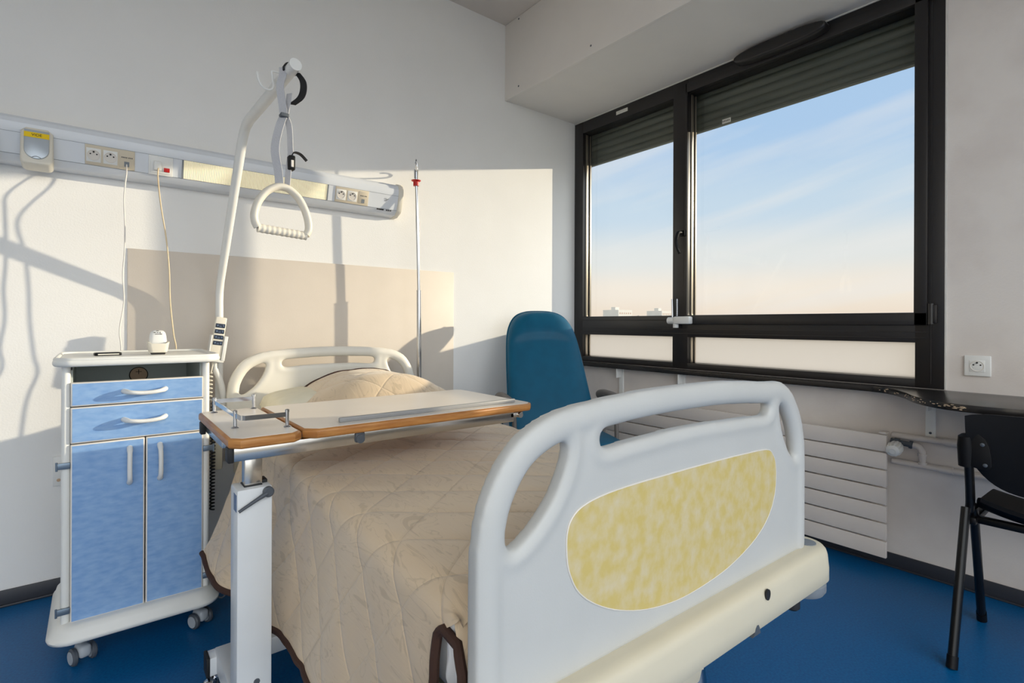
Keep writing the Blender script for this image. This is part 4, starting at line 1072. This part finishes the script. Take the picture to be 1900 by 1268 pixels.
# back shell
t_ = bmesh.new(); NU, NV = 30, 22; g = {}
def backp(a, c, off):
    # a in -1..1 across, c in 0..1 up
    zb = .545+.0*c; w = .236
    lowz = .515+.075*abs(a)**4.5; topz = .770-.010*abs(a)**10
    z = lowz+(topz-lowz)*c
    xr_ = 1.0 if c > .5 else 1.0
    y = .168+a*w*(1-.10*(1-c)**3)
    x = 2.212+.035*(1-a*a)*(1)+.02*(c-.5)**2 - .035*(c) + off
    return V((x, y, z))
for off, key in ((0,0), (.010,1)):
    for i in range(NU+1):
        for j in range(NV+1): g[key,i,j] = t_.verts.new(backp(-1+2*i/NU, j/NV, off))
for key in (0, 1):
    for i in range(NU):
        for j in range(NV):
            q = (g[key,i,j], g[key,i+1,j], g[key,i+1,j+1], g[key,i,j+1]); t_.faces.new(q if key else q[::-1])
for i in range(NU):
    for j in (0, NV): t_.faces.new((g[0,i,j], g[0,i+1,j], g[1,i+1,j], g[1,i,j]))
for j in range(NV):
    for i in (0, NU): t_.faces.new((g[0,i,j], g[0,i,j+1], g[1,i,j+1], g[1,i,j]))
b = BM(); merge(b, t_); obj('backrest', b, 'black', bc, angle=60)
b = BM(); t_ = bmesh.new(); g = {}
for key, off in ((0,0), (1,.014)):
    for i in range(25):
        for j in range(25):
            a = -1+2*i/24; c = j/24
            x = 2.215+.42*c; y = .168+a*.225*(1-.10*(2*c-1)**6)
            z = .425+.030*abs(a)**2.5*(1-c*.5)-.035*sst(.8,1,c)+.030*(1-sst(0,.15,c))+off-.012*math.sin(PI*c)*(1-a*a)
            g[key,i,j] = t_.verts.new((x,y,z))
for key in (0, 1):
    for i in range(24):
        for j in range(24):
            q = (g[key,i,j], g[key,i+1,j], g[key,i+1,j+1], g[key,i,j+1]); t_.faces.new(q)
for i in range(24):
    for j in (0, 24): t_.faces.new((g[0,i,j], g[0,i+1,j], g[1,i+1,j], g[1,i,j])); t_.faces.new((g[0,j,i], g[0,j,i+1], g[1,j,i+1], g[1,j,i]))
merge(b, t_); obj('seat', b, 'black', bc, angle=60)
b = BM()
add_box(b, 2.27, 2.30, -.07, .405, .398, .420, .004); add_box(b, 2.52, 2.55, -.04, .38, .398, .420, .004); add_box(b, 2.24, 2.56, .385, .407, .398, .422, .004); add_box(b, 2.24, 2.56, -.071, -.049, .398, .422, .004)
obj('seat_rail', b, 'blackmetal', bc)

# ------------------------------------------------------------------ outside
b = BM(); t_ = bmesh.new(); bmesh.ops.create_circle(t_, cap_ends=True, segments=64, radius=4000); merge(b, t_, Matrix.Translation((0,0,-20))); o = obj('ground', b, 'ground'); o['kind'] = 'structure'
def tower(x0, x1, y0, y1, zt, lab, rows, cols):
    t = thing('apartment_building', (x0,y0,-20), lab, 'building', group='apartment blocks on the skyline')
    b = BM(); add_box(b, x0, x1, y0, y1, -20, zt); obj('walls', b, 'concrete', t)
    b = BM(); add_box(b, x0+1, x0+(x1-x0)*.35, y0+4, y0+8, zt, zt+2.2); obj('roof_housing', b, 'concrete', t)
    for r in range(rows):
        for c in range(cols):
            xx = x0+2+(x1-x0-4)*c/max(1,cols-1)
            b = BM(); add_box(b, xx-.55, xx+.55, y0-.12, y0+.1, zt-3.2-r*3.0, zt-2.0-r*3.0); obj('window', b, 'winout', t)
tower(313, 329.5, 262, 277.5, 12.1, 'pale apartment block on the horizon, left one seen through the left pane', 2, 6)
tower(356, 370, 253.4, 268, 12.0, 'pale apartment block on the horizon, right one nearer the window mullion', 2, 5)
b = BM(); add_cyl(b, (392,263,-20), (392,263,19), .35, 8); tag(obj('radio_mast', b, 'grey'), 'thin mast on the horizon right of the apartment blocks', 'mast')
random.seed(11); b = BM()
for k in range(150):
    a = random.uniform(math.radians(2), math.radians(62)); d = random.uniform(430, 620); rr = random.uniform(6, 12)
    t_ = bmesh.new(); bmesh.ops.create_icosphere(t_, subdivisions=2, radius=1)
    zt = 1.05+d*random.uniform(.010,.0172)
    for v in t_.verts: v.co = V((v.co.x*rr, v.co.y*rr, v.co.z*11))*(1+.25*noise.noise(v.co*2+V((k,0,0))))
    merge(b, t_, Matrix.Translation((d*math.cos(a), d*math.sin(a), zt-11)))
    add_cyl(b, (d*math.cos(a), d*math.sin(a), -20), (d*math.cos(a), d*math.sin(a), zt-11), .8, 6)
o = obj('distant_trees', b, 'trees'); o['kind'] = 'stuff'; tag(o, 'low line of trees along the horizon, haze put into their grey colour', 'trees')

# ------------------------------------------------------------------ light
sun = bpy.data.lights.new('sun', 'SUN'); sun.energy = 4.5; sun.angle = math.radians(.7); sun.color = (1.0,.86,.64)
so = bpy.data.objects.new('sun', sun); C.objects.link(so); so.location = (6,0,4)
so.rotation_euler = V((-2.7,1,-.535)).to_track_quat('-Z','Y').to_euler()

w = bpy.data.worlds.new('sky'); bpy.context.scene.world = w; w.use_nodes = True
nt = w.node_tree; n = nt.nodes; l = nt.links; bg = n['Background']
tc = n.new('ShaderNodeTexCoord'); sx = n.new('ShaderNodeSeparateXYZ'); l.new(tc.outputs['Generated'], sx.inputs[0])
rp = n.new('ShaderNodeValToRGB'); cr = rp.color_ramp; cr.interpolation = 'EASE'
mr = n.new('ShaderNodeMapRange'); mr.inputs['From Min'].default_value = -.2; mr.inputs['From Max'].default_value = 1.0
l.new(sx.outputs['Z'], mr.inputs['Value']); l.new(mr.outputs[0], rp.inputs['Fac'])
def P(z): return (z+.2)/1.2
stops = [(-.2,(150,142,132)), (-.02,(205,192,178)), (.01,(236,219,200)), (.06,(240,229,215)), (.12,(224,226,224)), (.20,(196,214,229)), (.33,(170,199,230)), (.6,(156,187,224)), (1.,(156,187,224))]
while len(cr.elements) > 1: cr.elements.remove(cr.elements[-1])
cr.elements[0].position = P(stops[0][0]); cr.elements[0].color = lin(stops[0][1])
for z, c in stops[1:]: e = cr.elements.new(P(z)); e.color = lin(c)
# cirrus streaks
vr = n.new('ShaderNodeVectorRotate'); vr.rotation_type = 'AXIS_ANGLE'; vr.inputs['Axis'].default_value = (.8,.6,0); vr.inputs['Angle'].default_value = .26
l.new(tc.outputs['Generated'], vr.inputs['Vector'])
mp = n.new('ShaderNodeMapping'); mp.inputs['Scale'].default_value = (1.0,1.0,11)
l.new(vr.outputs[0], mp.inputs['Vector'])
nz = n.new('ShaderNodeTexNoise'); nz.inputs['Scale'].default_value = 2.2; nz.inputs['Detail'].default_value = 6; nz.inputs['Distortion'].default_value = .3
l.new(mp.outputs[0], nz.inputs['Vector'])
r2 = n.new('ShaderNodeValToRGB'); r2.color_ramp.elements[0].position = .44; r2.color_ramp.elements[1].position = .72
r2.color_ramp.elements[1].color = (.45,.45,.45,1)
l.new(nz.outputs['Fac'], r2.inputs['Fac'])
mx = n.new('ShaderNodeMix'); mx.data_type = 'RGBA'; mx.inputs['B'].default_value = lin((232,230,228))
l.new(r2.outputs['Color'], mx.inputs['Factor']); l.new(rp.outputs['Color'], mx.inputs['A'])

# sky raised behind and above the camera, added as fill for the room
vd = n.new('ShaderNodeVectorMath'); vd.operation = 'DOT_PRODUCT'; vd.inputs[1].default_value = (-.25,-.68,.68)
l.new(tc.outputs['Generated'], vd.inputs[0])
m2 = n.new('ShaderNodeMapRange'); m2.interpolation_type = 'SMOOTHSTEP'
m2.inputs['From Min'].default_value = .05; m2.inputs['From Max'].default_value = .8; m2.inputs['To Min'].default_value = 1.0; m2.inputs['To Max'].default_value = 3.7
l.new(vd.outputs['Value'], m2.inputs['Value']); l.new(m2.outputs[0], bg.inputs['Strength'])
m3 = n.new('ShaderNodeMapRange'); m3.inputs['From Min'].default_value = 1.0; m3.inputs['From Max'].default_value = 2.6; m3.inputs['To Max'].default_value = .95
l.new(m2.outputs[0], m3.inputs['Value'])
m4 = n.new('ShaderNodeMix'); m4.data_type = 'RGBA'; m4.inputs['B'].default_value = lin((201,206,209))
l.new(m3.outputs[0], m4.inputs['Factor']); l.new(mx.outputs['Result'], m4.inputs['A']); l.new(m4.outputs['Result'], bg.inputs['Color'])

# ------------------------------------------------------------------ camera
cam = bpy.data.cameras.new('camera'); co = bpy.data.objects.new('camera', cam); C.objects.link(co)
cam.sensor_width = 36; cam.lens = 968/1900*36; cam.shift_x = 0; cam.shift_y = -33/1900; cam.clip_end = 6000; cam.clip_start = .02
a = math.atan2(.623,.782); Fv = V((math.sin(a), math.cos(a), 0)); Rv = V((math.cos(a), -math.sin(a), 0)); r = .004
cr_v = Rv*math.cos(r)+V((0,0,1))*math.sin(r); cu_v = -Rv*math.sin(r)+V((0,0,1))*math.cos(r)
m = Matrix((cr_v, cu_v, -Fv)).transposed().to_4x4(); m.translation = V((0,0,1.05)); co.matrix_world = m
S = bpy.context.scene; S.camera = co
S.view_settings.view_transform = 'Standard'; S.view_settings.look = 'None'; S.view_settings.gamma = 1; S.view_settings.exposure = .15
S.view_settings.use_curve_mapping = False
S.cycles.max_bounces = 10; S.cycles.transparent_max_bounces = 16
